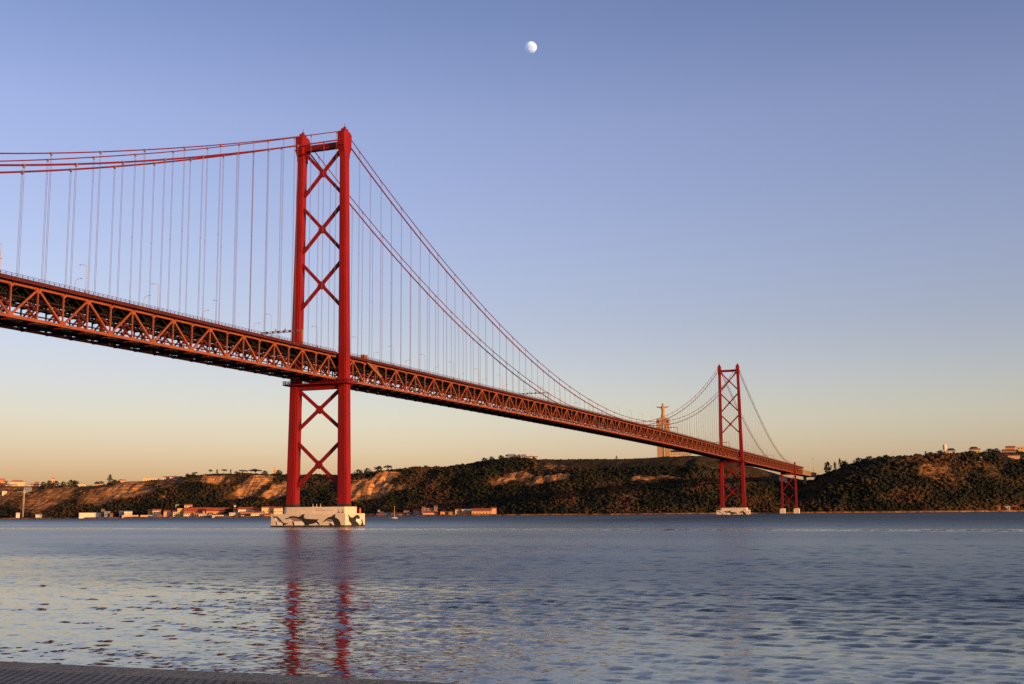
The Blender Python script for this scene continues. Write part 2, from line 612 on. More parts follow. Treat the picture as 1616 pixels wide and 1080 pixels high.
def np_mesh(name, V, Fc, mat_, attr=None, smooth=True):
    me = bpy.data.meshes.new(name)
    nv, nf, k = len(V), len(Fc), Fc.shape[1]
    me.vertices.add(nv)
    me.vertices.foreach_set('co', np.ascontiguousarray(V, np.float32).ravel())
    me.loops.add(nf * k)
    me.loops.foreach_set('vertex_index', np.ascontiguousarray(Fc, np.int32).ravel())
    me.polygons.add(nf)
    me.polygons.foreach_set('loop_start', np.arange(0, nf * k, k, dtype=np.int32))
    me.polygons.foreach_set('loop_total', np.full(nf, k, np.int32))
    me.polygons.foreach_set('use_smooth', np.full(nf, smooth))
    me.materials.append(mat_)
    if attr:
        nm_, data = attr
        if data.ndim == 1:
            A_ = me.attributes.new(nm_, 'FLOAT', 'POINT')
            A_.data.foreach_set('value', data.astype(np.float32))
        else:
            A_ = me.attributes.new(nm_, 'FLOAT_COLOR', 'POINT')
            A_.data.foreach_set('color', np.concatenate([data, np.ones((len(data), 1))], 1).astype(np.float32).ravel())
    me.update(calc_edges=True)
    o = bpy.data.objects.new(name, me)
    COL.objects.link(o)
    return o


WV, WQ = wave_field()
tag(np_mesh('river', WV, WQ, M['river']), 'wide blue grey river with calm golden water near the quay', kind='structure')
q = MB()
q.box(-400, 900, -1200, -472.65, 3.0, 3.999)
tag(q.build('quay_paving', M['setts']), 'dark stone setts paving the quay in the foreground', kind='structure')
q = MB()
xs = -400.0
while xs < 900:
    dx = random.uniform(1.4, 2.2)
    q.box(xs + .0015, xs + dx - .0015, -472.64, -472.05, 2.6, 3.997 + random.uniform(-.001, .001))
    xs += dx
q.box(-400, 900, -472.60, -472.1, -4, 2.599)
tag(q.build('quay_edge', M['quay_edge']), 'grey stone edge of the quay above the water', kind='structure')

# ------------------------------------------------------------------ the suspension bridge
SPAN = 1013.0
PANEL = 11.511
Y0 = -203.283
NODES = [Y0 + PANEL * i for i in range(-19, 158)]
TW = 8.905                       # half distance between the two trusses
HT, HB, ZB, ZT = 11.56, 13.73, 9.2, 189.0


def camber(y):
    c = 1.9366
    if y < 0:
        return c * 4 / SPAN * y * .6
    if y > SPAN:
        return c * 4 / SPAN * (SPAN - y) * .6
    return c * 4 * y * (SPAN - y) / SPAN ** 2


def zhi(y):
    return 79.03 + camber(y)


def zlo(y):
    return 68.63 + camber(y)


def z_main(y):
    if 0 <= y <= SPAN:
        return 82.0 + 103.3 * ((y - SPAN / 2) / (SPAN / 2)) ** 2
    d = -y if y < 0 else y - SPAN
    return 185.3 - .3767 * d + 5.99e-5 * d * d + 5.563e-7 * d ** 3


def z_sec(y):
    if 0 <= y <= SPAN:
        return 85.6 + 103.9 * ((y - SPAN / 2) / (SPAN / 2)) ** 2
    d = -y if y < 0 else y - SPAN
    return z_main(y) + 4.2 - .55 * 4.2 * max(0, (d - 150) / 333)


bridge = empty('suspension_bridge')
tag(bridge, 'long red steel suspension bridge with two lattice towers standing in the river', 'bridge')


def legx(z):
    return HB + (HT - HB) * (z - ZB) / (ZT - ZB)


def leg_ring(z, sgn, y_c, grow=0.0, growy=0.0):
    k = (z - ZB) / (ZT - ZB)
    wx = (4.8 + (2.9 - 4.8) * k) / 2 + grow
    wy = (5.5 + (4.9 - 5.5) * k) / 2 + growy
    n, cx = .55, sgn * legx(z)
    pts = [(-wx + n, -wy), (wx - n, -wy), (wx - n, -wy + n), (wx, -wy + n), (wx, wy - n), (wx - n, wy - n),
           (wx - n, wy), (-wx + n, wy), (-wx + n, wy - n), (-wx, wy - n), (-wx, -wy + n), (-wx + n, -wy + n)]
    return [(cx + x, y_c + y, z) for x, y in pts]


def tower(y_c):
    b = MB()
    # portal strut at the top and the strut that carries the deck
    b.box(-legx(182) + 1.5, legx(182) - 1.5, y_c - 1.3, y_c + 1.3, 181.1, 183.9)
    t = b.build('tower', M['tower_red'], bridge)
    b = MB()
    b.box(-legx(67) + 2.0, legx(67) - 2.0, y_c - 1.6, y_c + 1.6, 63.9, 66.3)
    b.build('deck_strut', M['tower_red'], t)
    for s in (-1, 1):
        b = MB()
        b.loft([leg_ring(z, s, y_c) for z in (ZB + 1.1, 40, 70, 100, 130, 160, 176.0)])
        # stiffening bands where the sections are joined
        for z in (30, 52, 88, 110, 132, 154):
            b.loft([leg_ring(z - .12, s, y_c, .05, .05), leg_ring(z + .12, s, y_c, .05, .05)])
        b.build('leg', M['tower_red'], t)
        b = MB()
        b.loft([leg_ring(ZB - .1, s, y_c, .25, .25), leg_ring(ZB + 1.15, s, y_c, .12, .12)])
        b.build('base_plate', M['algae'], t)
        # saddle housing: the leg flares out along the bridge under the cables
        b = MB()
        cx = s * legx(182)
        r_ = lambda z, wx, wy: [(cx - wx, y_c - wy, z), (cx + wx, y_c - wy, z), (cx + wx, y_c + wy, z), (cx - wx, y_c + wy, z)]
        b.loft([r_(176.0, 1.55, 2.5), r_(178.2, 1.60, 2.6), r_(180.6, 1.75, 3.7), r_(187.6, 1.75, 3.9), r_(188.9, 1.62, 2.7)])
        b.box(cx - 1.1, cx + 1.1, y_c - 1.7, y_c + 1.7, 188.88, 190.3)
        b.box(cx - .5, cx + .5, y_c - .6, y_c + .6, 190.28, 191.4)
        b.bar((cx, y_c, 191.3), (cx, y_c, 193.2), .16)
        for yy in (-4.0, 4.0):
            b.box(cx - 1.9, cx + 1.9, y_c + yy - .55, y_c + yy + .55, 181.2, 181.5)
        b.build('saddle_housing', M['tower_red'], t)
    for z1, z0 in ((180.2, 159.0), (152.5, 130.9), (125.0, 103.5), (63.9, 45.2), (39.2, 18.3)):
        b = MB()
        xa, xb = legx(z1) - 1.5 - .3, legx(z0) - 1.9
        b.bar((-xa, y_c - .004, z1), (xb, y_c - .004, z0), 1.2, 1.45, up=(0, 0, 1))
        b.bar((xa, y_c + .004, z1), (-xb, y_c + .004, z0), 1.2, 1.45, up=(0, 0, 1))
        zm = (z1 + z0) / 2 - .2
        b.slab([(-2.3, 0), (-.9, 1.5), (0, 2.0), (.9, 1.5), (2.3, 0), (.9, -1.5), (0, -2.0), (-.9, -1.5)],
               lambda u, v, d, zm=zm: (u * .8, y_c - .66 + d, zm + v), 1.32)
        b.build('cross_brace', M['tower_red'], t)
    # service walkway round the legs below the deck
    b = MB()
    zf = 66.35
    b.box(-17.4, 17.4, y_c - 5.0, y_c - 3.05, zf - .3, zf + .3)
    b.box(-17.4, 17.4, y_c + 3.05, y_c + 5.0, zf - .3, zf + .3)
    for s in (-1, 1):
        b.box(min(s * 15.4, s * 17.4), max(s * 15.4, s * 17.4), y_c - 3.04, y_c + 3.04, zf - .3, zf + .3)
    for k in range(24):
        x = -17.3 + k * 34.6 / 23
        for yy in (-4.95, 4.95):
            b.bar((x, y_c + yy, zf + .3), (x, y_c + yy, zf + 1.75), .17)
    for yy in (-4.95, 4.95):
        for dz in (.75, 1.25, 1.75):
            b.bar((-17.35, y_c + yy, zf + dz), (17.35, y_c + yy, zf + dz), .15)
    for s in (-1, 1):
        for dz in (.75, 1.25, 1.75):
            b.bar((s * 17.3, y_c - 4.9, zf + dz), (s * 17.3, y_c + 4.9, zf + dz), .15)
        for yy in np.linspace(-4, 4, 6):
            b.bar((s * 17.3, y_c + yy, zf + .3), (s * 17.3, y_c + yy, zf + 1.75), .17)
        for yy in (-4.2, 4.2):
            b.bar((s * 11.2, y_c + yy * .62, zf - 2.0), (s * 16.8, y_c + yy, zf), .25)
    for x in np.linspace(-9, 9, 7):
        b.bar((x, y_c - 4.4, zf - .2), (x, y_c + 4.4, zf - .2), .3, .4)
    b.build('service_walkway', M['cable_red'], t)
    return t


MURAL = {
 'd1_back': [(-18.8, 5.42), (-18.11, 4.91), (-17.76, 4.48), (-17.26, 4.84), (-16.59, 4.9), (-15.56, 4.32), (-14.36, 3.31), (-13.32, 2.3), (-12.64, 1.79), (-11.46, 1.65), (-10.11, 1.57), (-11.44, 1.07), (-12.28, 0.72), (-13.12, 0.72), (-13.13, 1.44), (-13.99, 2.16), (-15.02, 2.88), (-16.05, 3.75), (-16.74, 4.26), (-17.42, 4.12), (-17.92, 3.83), (-18.27, 4.34)],
 'd1_white': [(-17.5, 3.9), (-16.74, 4.19), (-15.02, 2.81), (-13.82, 2.01), (-13.13, 1.29), (-13.29, 0.72), (-15.98, 0.73), (-16.35, 1.74), (-16.88, 2.89), (-18.08, 3.33)],
 'd1_grey': [(-16.56, 3.9), (-15.53, 3.17), (-14.33, 2.16), (-13.81, 1.73), (-14.83, 2.02), (-15.86, 2.6)],
 'd1_fin': [(-16.79, 2.6), (-16.36, 2.46), (-16.41, 0.73), (-16.74, 0.74)],
 'd2_back': [(-12.18, 3.8), (-10.83, 3.93), (-10.17, 4.15), (-9.51, 4.64), (-8.34, 4.92), (-6.33, 4.76), (-4.49, 4.47), (-3.67, 5.03), (-2.68, 5.6), (-1.53, 5.87), (-1.93, 5.09), (-1.99, 4.38), (-1.32, 3.66), (1.17, 3.51), (4.73, 3.34), (6.1, 3.6), (5.29, 2.99), (5.09, 2.46), (5.93, 1.74), (6.56, 0.68), (5.74, 0.95), (4.69, 1.93), (2.23, 1.23), (1.05, 1.09), (0.56, 0.67), (-1.59, 0.68), (-1.61, 1.39), (-2.29, 2.24), (-3.8, 3.11), (-5.48, 3.83), (-7.49, 4.06), (-9.83, 3.86), (-10.66, 3.43), (-11.83, 3.58)],
 'd2_grey': [(-9.82, 3.71), (-7.48, 3.99), (-5.48, 3.76), (-3.79, 2.96), (-3.12, 2.53), (-7.12, 2.48), (-8.3, 3.13)],
 'd2_white': [(-10.65, 3.29), (-8.3, 2.85), (-7.12, 2.41), (-3.12, 2.46), (-2.11, 1.82), (-1.59, 0.68), (-6.91, 0.7), (-7.28, 2.13), (-8.12, 2.42), (-9.47, 2.85)],
 'd2_fin': [(-8.29, 2.42), (-7.62, 2.56), (-7.01, 1.41), (-6.91, 0.7), (-7.58, 0.7), (-7.86, 1.84)],
 'd3_back': [(7.56, 2.18), (8.78, 2.7), (9.58, 3.4), (10.79, 4.28), (12.62, 4.62), (13.63, 5.32), (14.54, 5.67), (14.35, 4.7), (14.46, 4.17), (15.89, 3.46), (16.81, 2.4), (17.45, 0.64), (14.11, 0.65), (13.68, 1.88), (13.06, 2.94), (12.24, 3.39), (10.81, 3.49), (9.8, 2.87), (9.19, 2.35)],
 'd3_grey': [(9.8, 2.87), (10.81, 3.49), (12.24, 3.39), (13.16, 2.59), (12.46, 2.07), (10.42, 2.34)],
 'd3_white': [(9.4, 2.35), (10.42, 2.25), (12.46, 1.98), (13.27, 2.06), (14.0, 0.65), (13.09, 0.83), (12.46, 1.71), (11.24, 2.07)],
 'd3_fin': [(10.84, 1.72), (12.47, 1.36), (13.19, 0.65), (11.67, 0.66), (11.45, 1.37)],
 'o_back': [(-12.57, 5.71), (-11.12, 5.01), (-9.66, 4.12), (-7.49, 4.02), (-5.68, 4.8), (-3.85, 5.23), (-2.0, 5.04), (-1.25, 4.24), (-0.68, 3.62), (-2.71, 3.19), (-3.64, 3.64), (-4.55, 3.2), (-4.9, 2.5), (-3.6, 1.96), (-2.29, 1.24), (-1.54, 0.52), (-9.04, 0.62), (-9.24, 1.49), (-10.69, 2.04), (-11.43, 2.91), (-11.46, 4.14)],
 'o_white': [(-5.27, 2.68), (-3.82, 3.46), (-2.7, 3.1), (-0.86, 3.35), (-0.47, 2.46), (-2.3, 1.59), (-3.79, 2.14)],
 'o_fin': [(0.26, 3.16), (1.2, 3.16), (2.57, 0.47), (-0.05, 0.5), (0.85, 1.73)]}
PX, PY = 19.6, 9.2


def pier(y_c):
    b = MB()
    b.box(-PX, PX, y_c - PY, y_c + PY, -6, 5.85)
    # upper block with one rounded end
    ring = []
    for a in np.linspace(90, 270, 13):
        ring.append((-13.2 + 3.9 * math.cos(R(a)), y_c + 5.7 * math.sin(R(a))))
    ring += [(17.2, y_c - 5.7), (17.2, y_c + 5.7)]
    b.loft([[(x, y, 5.84) for x, y in ring], [(x, y, 8.95) for x, y in ring]])
    p = b.build('pier', M['pier_white'], bridge)
    b = MB()
    b.box(-PX - .05, PX + .05, y_c - PY - .05, y_c + PY + .05, -6, .62)
    b.build('tide_band', M['algae'], p)
    north = lambda lift: (lambda u, v, d: (u, y_c - PY - lift + d, v))
    west = lambda lift: (lambda u, v, d: (PX + lift - d, y_c + u + 5.4, v))
    for key in ('d1', 'd2', 'd3', 'o'):
        f = west if key == 'o' else north
        b = MB()
        b.cur = 1
        b.slab(MURAL[key + '_white'], f(.020), .015)
        if key + '_grey' in MURAL:
            b.cur = 2
            b.slab(MURAL[key + '_grey'], f(.045), .015)
        b.cur = 0
        b.slab(MURAL[key + '_back'], f(.070), .015)
        b.slab(MURAL[key + '_fin'], f(.095), .015)
        o = b.build('dolphin_mural', [M['mural_black'], M['mural_white'], M['mural_grey']], p)
        if key == 'o':
            o['label'] = 'black and white dolphin leaping, painted on the right end of the pier'
    # painted marks on the upper block
    b = MB()
    yf = y_c - 5.7
    for x0, z, ws in ((3.1 - 1.0, 8.05, (.5, .3, .7, .2, .5)), (2.1, 7.25, (.75, .3, .5, .8, .3, .9)), (8.0, 7.35, (.3, .5, .25, .45, .4, .2))):
        x = x0
        for wd in ws:
            b.box(x, x + wd, yf - .03, yf - .012, z, z + (.32 if z < 7.3 else .2))
            x += wd + .28
    b.build('painted_lettering', M['mural_grey'], p)
    b = MB()
    for x in (14.2, 16.2):
        b.slab([(x - .95, 6.05), (x + .85, 6.05), (x + .1, 7.0), (x, 8.3), (x - .25, 7.0)], lambda u, v, d: (u, yf - .03 + d, v), .018)
    b.build('painted_sail', M['mural_grey'], p)
    b = MB()
    b.tube([(18.4, y_c + 6.6, 5.8), (18.4, y_c + 6.6, 7.9)], .55, 10)
    b.tube([(18.4, y_c + 6.6, 7.88), (18.4, y_c + 6.6, 8.5)], .28, 8)
    b.build('marker_light', M['marker_red'], p)
    for x in (-1.0, 0.9, 3.0):
        b = MB()
        b.tube([(x, y_c - 3, 8.9), (x, y_c - 3, 10.4)], .12, 6)
        b.box(x - .3, x + .3, y_c - 3.3, y_c - 2.7, 8.94, 9.3)
        b.build('mooring_post', M['mast'], p)
    return p


tower(0.0)
tower(SPAN)
pier(0.0)
pier(SPAN)

# lighter bent under the landward end of the far side span
YB = 1496.0
b = MB()
b.box(-10.4, 10.4, YB - .9, YB + .9, 62.5, 66.2)
bent = b.build('support_bent', M['tower_red'], bridge)
for s in (-1, 1):
    b = MB()
    b.loft([[(s * 11.2 + dx * (1.5 - .35 * k), YB + dy * (1.6 - .3 * k), z) for dx, dy in ((-1, -1), (1, -1), (1, 1), (-1, 1))]
            for k, z in ((0, 8.0), (1, 83.5))])
    b.build('leg', M['tower_red'], bent)
    b = MB()
    b.box(s * 11.2 - 4.2, s * 11.2 + 4.2, YB - 4.5, YB + 4.5, -6, 7.6)
    b.box(s * 11.2 - 3.0, s * 11.2 + 3.0, YB - 3.2, YB + 3.2, 7.59, 8.2)
    b.build('footing', M['pier_white'], bent)
for z1, z0 in ((61, 37), (34, 11)):
    b = MB()
    b.bar((-10.2, YB - .004, z1), (10.2, YB - .004, z0), .9, 1.0)
    b.bar((10.2, YB + .004, z1), (-10.2, YB + .004, z0), .9, 1.0)
    b.build('cross_brace', M['tower_red'], bent)

# side trusses: Warren web with verticals
for s in (-1, 1):
    x = s * TW
    b = MB()
    for i in range(len(NODES) - 1):
        a, c = NODES[i], NODES[i + 1]
        b.bar((x, a, zhi(a)), (x, c, zhi(c)), .75, .85)
        b.bar((x, a, zlo(a)), (x, c, zlo(c)), .80, .95)
    g = wb = b
    for i, y in enumerate(NODES):
        k = i - 19
        wb.bar((x, y, zlo(y) + .45), (x, y, zhi(y) - .4), .48, .42)
        top = (k % 2 != 0)
        zz = zhi(y) if top else zlo(y)
        e = -1 if top else 1
        if top:
            for dk in (-1, 1):
                if 0 <= i + dk < len(NODES):
                    y2 = NODES[i + dk]
                    wb.bar((x, y + dk * .3, zhi(y) - .35), (x, y2 - dk * .3, zlo(y2) + .4), .50, .62, up=(0, 1, 0))
        g.slab([(-1.25, .3), (1.25, .3), (1.25, -.5), (.55, -1.5), (-.55, -1.5), (-1.25, -.5)],
               lambda u, v, d, y=y, zz=zz, e=e: (x - .42 + d, y + u, zz + (v if e < 0 else -v)), .84)
        if not top:
            g.slab([(-.9, .3), (.9, .3), (.9, -.55), (.35, -1.1), (-.35, -1.1), (-.9, -.55)],
                   lambda u, v, d, y=y: (x - .42 + d, y + u, zhi(y) + v), .84)
    b.build('truss', M['truss_orange'], bridge)

# roadway on top: slab, outer fascia girders and the brackets that carry the footways
b = MB()
b.cur = 0


def half_width(y):
    return 9.6 if (abs(y) < 4.2 or abs(y - SPAN) < 4.2) else 11.35


stations = sorted(set([round(y, 3) for y in NODES] + [-4.2, -4.199, 4.199, 4.2, SPAN - 4.2, SPAN - 4.199, SPAN + 4.199, SPAN + 4.2]))
for i in range(len(stations) - 1):
    a, c = stations[i], stations[i + 1]
    if c - a < .01:
        continue
    hw = half_width((a + c) / 2)
    for (x0, x1, o0, o1, mi) in ((-hw + .36, hw - .36, 1.0, 1.3, 0), (hw - .35, hw, .46, 1.75, 1), (-hw, -hw + .35, .46, 1.75, 1)):
        b.cur = mi
        za, zc = zhi(a), zhi(c)
        b.add([(x0, a, za + o0), (x1, a, za + o0), (x1, a, za + o1), (x0, a, za + o1), (x0, c, zc + o0), (x1, c, zc + o0), (x1, c, zc + o1), (x0, c, zc + o1)],
              [(0, 1, 2, 3), (7, 6, 5, 4), (0, 4, 5, 1), (1, 5, 6, 2), (2, 6, 7, 3), (3, 7, 4, 0)])
b.cur = 1
for i, y in enumerate(NODES):
    for s in (-1, 1):
        if half_width(y) < 11:
            continue
        b.bar((s * 9.3, y, zhi(y) + .2), (s * 11.0, y, zhi(y) + .75), .3, .5)
        b.bar((s * 9.3, y + PANEL / 2, zhi(y) + .5), (s * 11.0, y + PANEL / 2, zhi(y) + .85), .22, .3)
road = b.build('roadway', [M['asphalt'], M['deck_maroon']], bridge)
for s in (-1, 1):
    b = MB()
    for i in range(len(NODES) - 1):
        a, c = NODES[i], NODES[i + 1]
        n = 5 if a < 500 else 3
        for k in range(n):
            y = a + (c - a) * k / n
            xx = s * (half_width(y) - .15)
            b.bar((xx, y, zhi(y) + 1.74), (xx, y, zhi(y) + 2.75), .13)
        for dz in (2.2, 2.72):
            xx = s * 11.2
            if half_width((a + c) / 2) > 11:
                b.bar((xx, a, zhi(a) + dz), (xx, c, zhi(c) + dz), .10)
    b.build('railing', M['deck_maroon'], road)

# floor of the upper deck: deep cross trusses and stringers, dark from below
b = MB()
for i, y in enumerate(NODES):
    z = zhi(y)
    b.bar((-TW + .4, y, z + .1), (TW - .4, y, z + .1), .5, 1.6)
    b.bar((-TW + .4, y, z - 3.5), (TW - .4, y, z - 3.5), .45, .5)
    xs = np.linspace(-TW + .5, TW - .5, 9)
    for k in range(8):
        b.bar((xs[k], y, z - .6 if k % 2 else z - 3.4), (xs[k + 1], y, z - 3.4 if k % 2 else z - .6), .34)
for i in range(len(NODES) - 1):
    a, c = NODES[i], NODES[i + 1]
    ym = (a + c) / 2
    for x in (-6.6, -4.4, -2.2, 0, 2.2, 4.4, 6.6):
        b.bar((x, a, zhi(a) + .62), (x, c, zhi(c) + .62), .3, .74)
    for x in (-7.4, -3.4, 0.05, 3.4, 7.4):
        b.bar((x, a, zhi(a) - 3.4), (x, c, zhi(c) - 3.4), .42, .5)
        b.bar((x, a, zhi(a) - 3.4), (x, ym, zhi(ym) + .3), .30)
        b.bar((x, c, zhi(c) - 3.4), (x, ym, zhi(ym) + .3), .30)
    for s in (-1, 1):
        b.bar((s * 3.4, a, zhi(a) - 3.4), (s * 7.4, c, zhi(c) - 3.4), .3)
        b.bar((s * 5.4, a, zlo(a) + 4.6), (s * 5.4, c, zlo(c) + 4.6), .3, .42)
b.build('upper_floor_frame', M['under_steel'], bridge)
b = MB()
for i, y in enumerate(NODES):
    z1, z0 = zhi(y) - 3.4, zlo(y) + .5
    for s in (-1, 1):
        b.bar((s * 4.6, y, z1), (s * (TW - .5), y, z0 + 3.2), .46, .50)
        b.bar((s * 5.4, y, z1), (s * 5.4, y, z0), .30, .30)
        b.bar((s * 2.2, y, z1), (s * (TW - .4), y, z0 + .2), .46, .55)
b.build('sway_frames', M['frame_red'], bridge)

# lower railway deck: a narrow floor on cross girders, open to the trusses on both sides
b = MB()
for i, y in enumerate(NODES):
    z = zlo(y)
    for s in (-1, 1):
        x0, x1 = 0, s * (TW - .4)
        b.loft([[(x0, y - .28, z - .95), (x0, y + .28, z - .95), (x0, y + .28, z + .01), (x0, y - .28, z + .01)],
                [(x1, y - .28, z - .45), (x1, y + .28, z - .45), (x1, y + .28, z + .30), (x1, y - .28, z + .30)]])
    if i < len(NODES) - 1:
        c = NODES[i + 1]
        z2 = zlo(c)
        ym, zm = (y + c) / 2, (z + z2) / 2
        b.add([(-2.6, y, z + .02), (2.6, y, z + .02), (2.6, y, z + .3), (-2.6, y, z + .3), (-2.6, c, z2 + .02), (2.6, c, z2 + .02), (2.6, c, z2 + .3), (-2.6, c, z2 + .3)],
              [(0, 1, 2, 3), (7, 6, 5, 4), (0, 4, 5, 1), (1, 5, 6, 2), (2, 6, 7, 3), (3, 7, 4, 0)])
        for x in (-2.4, -.9, .9, 2.4):
            b.bar((x, y, z - .22), (x, c, z2 - .22), .35, .46)
        for x in (-2.5, 2.5):  # solid parapets, added to keep the low sun off the far bottom chord
            b.bar((x, y, z + .92), (x, c, z2 + .92), .12, 1.24)
        for s in (-1, 1):
            b.bar((s * 2.6, ym, zm - .2), (s * (TW - .3), y, z - .15), .30, .30)
            b.bar((s * 2.6, ym, zm - .2), (s * (TW - .3), c, z2 - .15), .30, .30)
RD = b
b = MB()
for i in range(len(NODES) - 1):
    a, c = NODES[i], NODES[i + 1]
    for s in (-1, 1):
        for dz in (1.75, 2.1):
            b.bar((s * 2.5, a, zlo(a) + dz), (s * 2.5, c, zlo(c) + dz), .09)
        for k in range(4):
            y = a + (c - a) * k / 4
            b.bar((s * 2.5, y, zlo(y) + 1.5), (s * 2.5, y, zlo(y) + 2.1), .09)
WR = b
b = RD
b.cur = 1
for y in NODES:
    for s in (-1, 1):
        b.bar((s * (TW - .41), y, zlo(y) - .52), (s * (TW - 3.2), y, zlo(y) - .66), .62, .62)
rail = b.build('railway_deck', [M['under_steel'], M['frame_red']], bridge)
WR.build('walkway_railing', M['lamp_grey'], rail)

# cables and hangers
for s in (-1, 1):
    for kind, zf, rad, par in (('main', z_main, .34, 0), ('sec', z_sec, .22, 1)):
        x = s * HT
        ys = list(np.linspace(-470, 0, 40)) + list(np.linspace(0, SPAN, 91))[1:] + list(np.linspace(SPAN, YB, 40))[1:]
        b = MB()
        b.tube([(x, y, zf(y)) for y in ys], rad, 8)
        c = b.build('main_cable', M['cable_red'], bridge, smooth=True)
        c['label'] = ('thick lower' if kind == 'main' else 'thinner upper') + ' cable over the ' + ('near' if s > 0 else 'far') + ' side of the bridge'
        for i, y in enumerate(NODES):
            k = i - 19
            if k % 2 != par or abs(y) < 6 or abs(y - SPAN) < 6 or y > YB - 20:
                continue
            zt, zb_ = zf(y), zhi(y) + .9
            h = MB()
            if zt - zb_ < 2.2:
                if zt < zb_ + .4:
                    continue
            for dy in (-.28, .28):
                h.bar((x, y + dy, zb_), (x, y + dy, zt), .075)
            dzdy = (zf(y + .5) - zf(y - .5))
            h.tube([(x, y - .5, zt - .5 * dzdy), (x, y + .5, zt + .5 * dzdy)], rad + .12, 8)
            if zt - zb_ > 3:
                h.box(x - .16, x + .16, y - .42, y + .42, zt - rad - .55, zt - rad + .1)
            if zt - zb_ > 60:
                h.box(x - .07, x + .07, y - .32, y + .32, (zt + zb_) / 2 - .1, (zt + zb_) / 2 + .1)
            h.build('hanger', M['rope'], c)

# hand lines that run above the big cables are too thin to part from them; the slanting enclosed stair by the near tower
b = MB()
ya, yb = 25.6, 42.7
b.bar((9.75, ya, zhi(ya) + 1.9), (9.75, yb, zhi(yb) - 5.6), .75, 1.5, up=(0, 1, 0))
b.box(9.3, 11.2, ya - 3.2, ya + .6, zhi(ya) + 1.8, zhi(ya) + 3.6)
b.bar((9.75, ya + 1.5, zhi(ya) + 1.4), (9.75, yb + 1.5, zhi(yb) - 5.2), .5, .35, up=(0, 1, 0))
b.build('access_stair', M['stair_tan'], bridge)

# concrete approach viaduct where the trussed spans end on the far bank
b = MB()
b.box(-9.6, 8.0, 1605.0, 1800, 66.0, 73.2)
b.box(-10.2, 8.8, 1605.0, 1800, 73.21, 74.0)
for yy in (1730,):
    b.box(-7, -1.5, yy - 1.5, yy + 1.5, 0, 65.99)
b.build('approach_viaduct', M['viaduct'], bridge)


# ------------------------------------------------------------------ things standing on the bridge
def ordinal(n):
    return {1: 'first', 2: 'second', 3: 'third'}.get(n, '%dth' % n)


def lamp_meshes():
    root = empty('street_lamp')
    b = MB()
    b.tube([(0, 0, 0), (0, 0, 4.5), (0, 0, 9.2)], [.14, .11, .085], 7)
    pts = [(0, 0, 9.15)]
    for a in np.linspace(0, 80, 6)[1:]:
        pts.append((-1.5 * (1 - math.cos(R(a))), 0, 9.2 + 1.15 * math.sin(R(a))))
    pts.append((-2.3, 0, 10.45))
    b.tube(pts, [.085, .08, .075, .07, .065, .06, .06], 6)
    b.box(-.24, .24, -.24, .24, 0, .9)
    b.build('pole', M['lamp_grey'], root)
    b = MB()
    b.loft([[(-2.2 - dx, dy, 10.42 + dz) for dx, dy, dz in ((0, -.12, -.06), (0, .12, -.06), (0, .1, .1), (0, -.1, .1))],
            [(-2.2 - dx, dy, 10.42 + dz) for dx, dy, dz in ((.45, -.2, -.09), (.45, .2, -.09), (.45, .15, .14), (.45, -.15, .14))],
            [(-2.2 - dx, dy, 10.42 + dz) for dx, dy, dz in ((1.0, -.14, -.02), (1.0, .14, -.02), (1.0, .1, .1), (1.0, -.1, .1))]])
    b.build('lamp_head', M['lamp_grey'], root)
    return root


def where_on_bridge(y, counters):
    if y < 0:
        key, txt = 'l', 'left of the near tower'
    elif y < SPAN:
        key, txt = 'm', 'right of the near tower'
    else:
        key, txt = 'r', 'right of the far tower'
    counters.setdefault(key, 0)
    counters[key] += 1
    return counters[key], txt


lamp0 = lamp_meshes()
first = True
for s, offy in ((1, -21.0), (-1, -2.1)):
    cnt = {}
    ys_l = [offy + 37.8 * k for k in range(-5, 40)]
    ys_l = [y for y in ys_l if abs(y) > 5 and abs(y - SPAN) > 5 and y < 1480]
    left = sorted([y for y in ys_l if y < 0], reverse=True)
    for y in left + [y for y in ys_l if y >= 0]:
        o = lamp0 if first else copy_tree(lamp0)
        first = False
        o.location = (s * 10.75, y, zhi(y) + 1.3)
        o.rotation_euler = (0, 0, 0 if s > 0 else math.pi)
        n, txt = where_on_bridge(y, cnt)
        tag(o, 'curved street lamp on the %s edge of the deck, %s %s' % ('near' if s > 0 else 'far', ordinal(n), txt),
            'street lamp', 'street lamps along the bridge deck')


def gantry(y, label, big=True):
    root = empty('sign_gantry', (0, y, zhi(y) + 1.3))
    b = MB()
    for s in (-1, 1):
        b.bar((s * 10.7, 0, 0), (s * 10.7, 0, 6.9), .42, .42)
    b.build('post', M['gantry_tan'], root)
    b = MB()
    for dz in (6.3, 7.0):
        for dy in (-.35, .35):
            b.bar((-10.9, dy, dz), (10.9, dy, dz), .12)
    xs = np.linspace(-10.7, 10.7, 15)
    for k in range(14):
        for dy in (-.35, .35):
            b.bar((xs[k], dy, 6.3 if k % 2 else 7.0), (xs[k + 1], dy, 7.0 if k % 2 else 6.3), .09)
    b.build('beam', M['gantry_tan'], root)
    if big:
        b = MB()
        for x in (-7.5, -4.5, -1.5, 1.5, 4.5, 7.5):
            b.box(x - .55, x + .55, -.62, -.42, 6.2, 7.1)
        b.build('signal_panel', M['mural_black'], root)
        for x in (-3.2, 1.8):
            b = MB()
            b.box(x - .25, x + .25, -.3, .3, 7.05, 7.9)
            b.tube([(x, 0, 7.85), (x, 0, 8.6)], .1, 6)
            b.build('camera_box', M['gantry_tan'], root)
    tag(root, label, 'gantry', 'sign gantries over the bridge road')
    return root


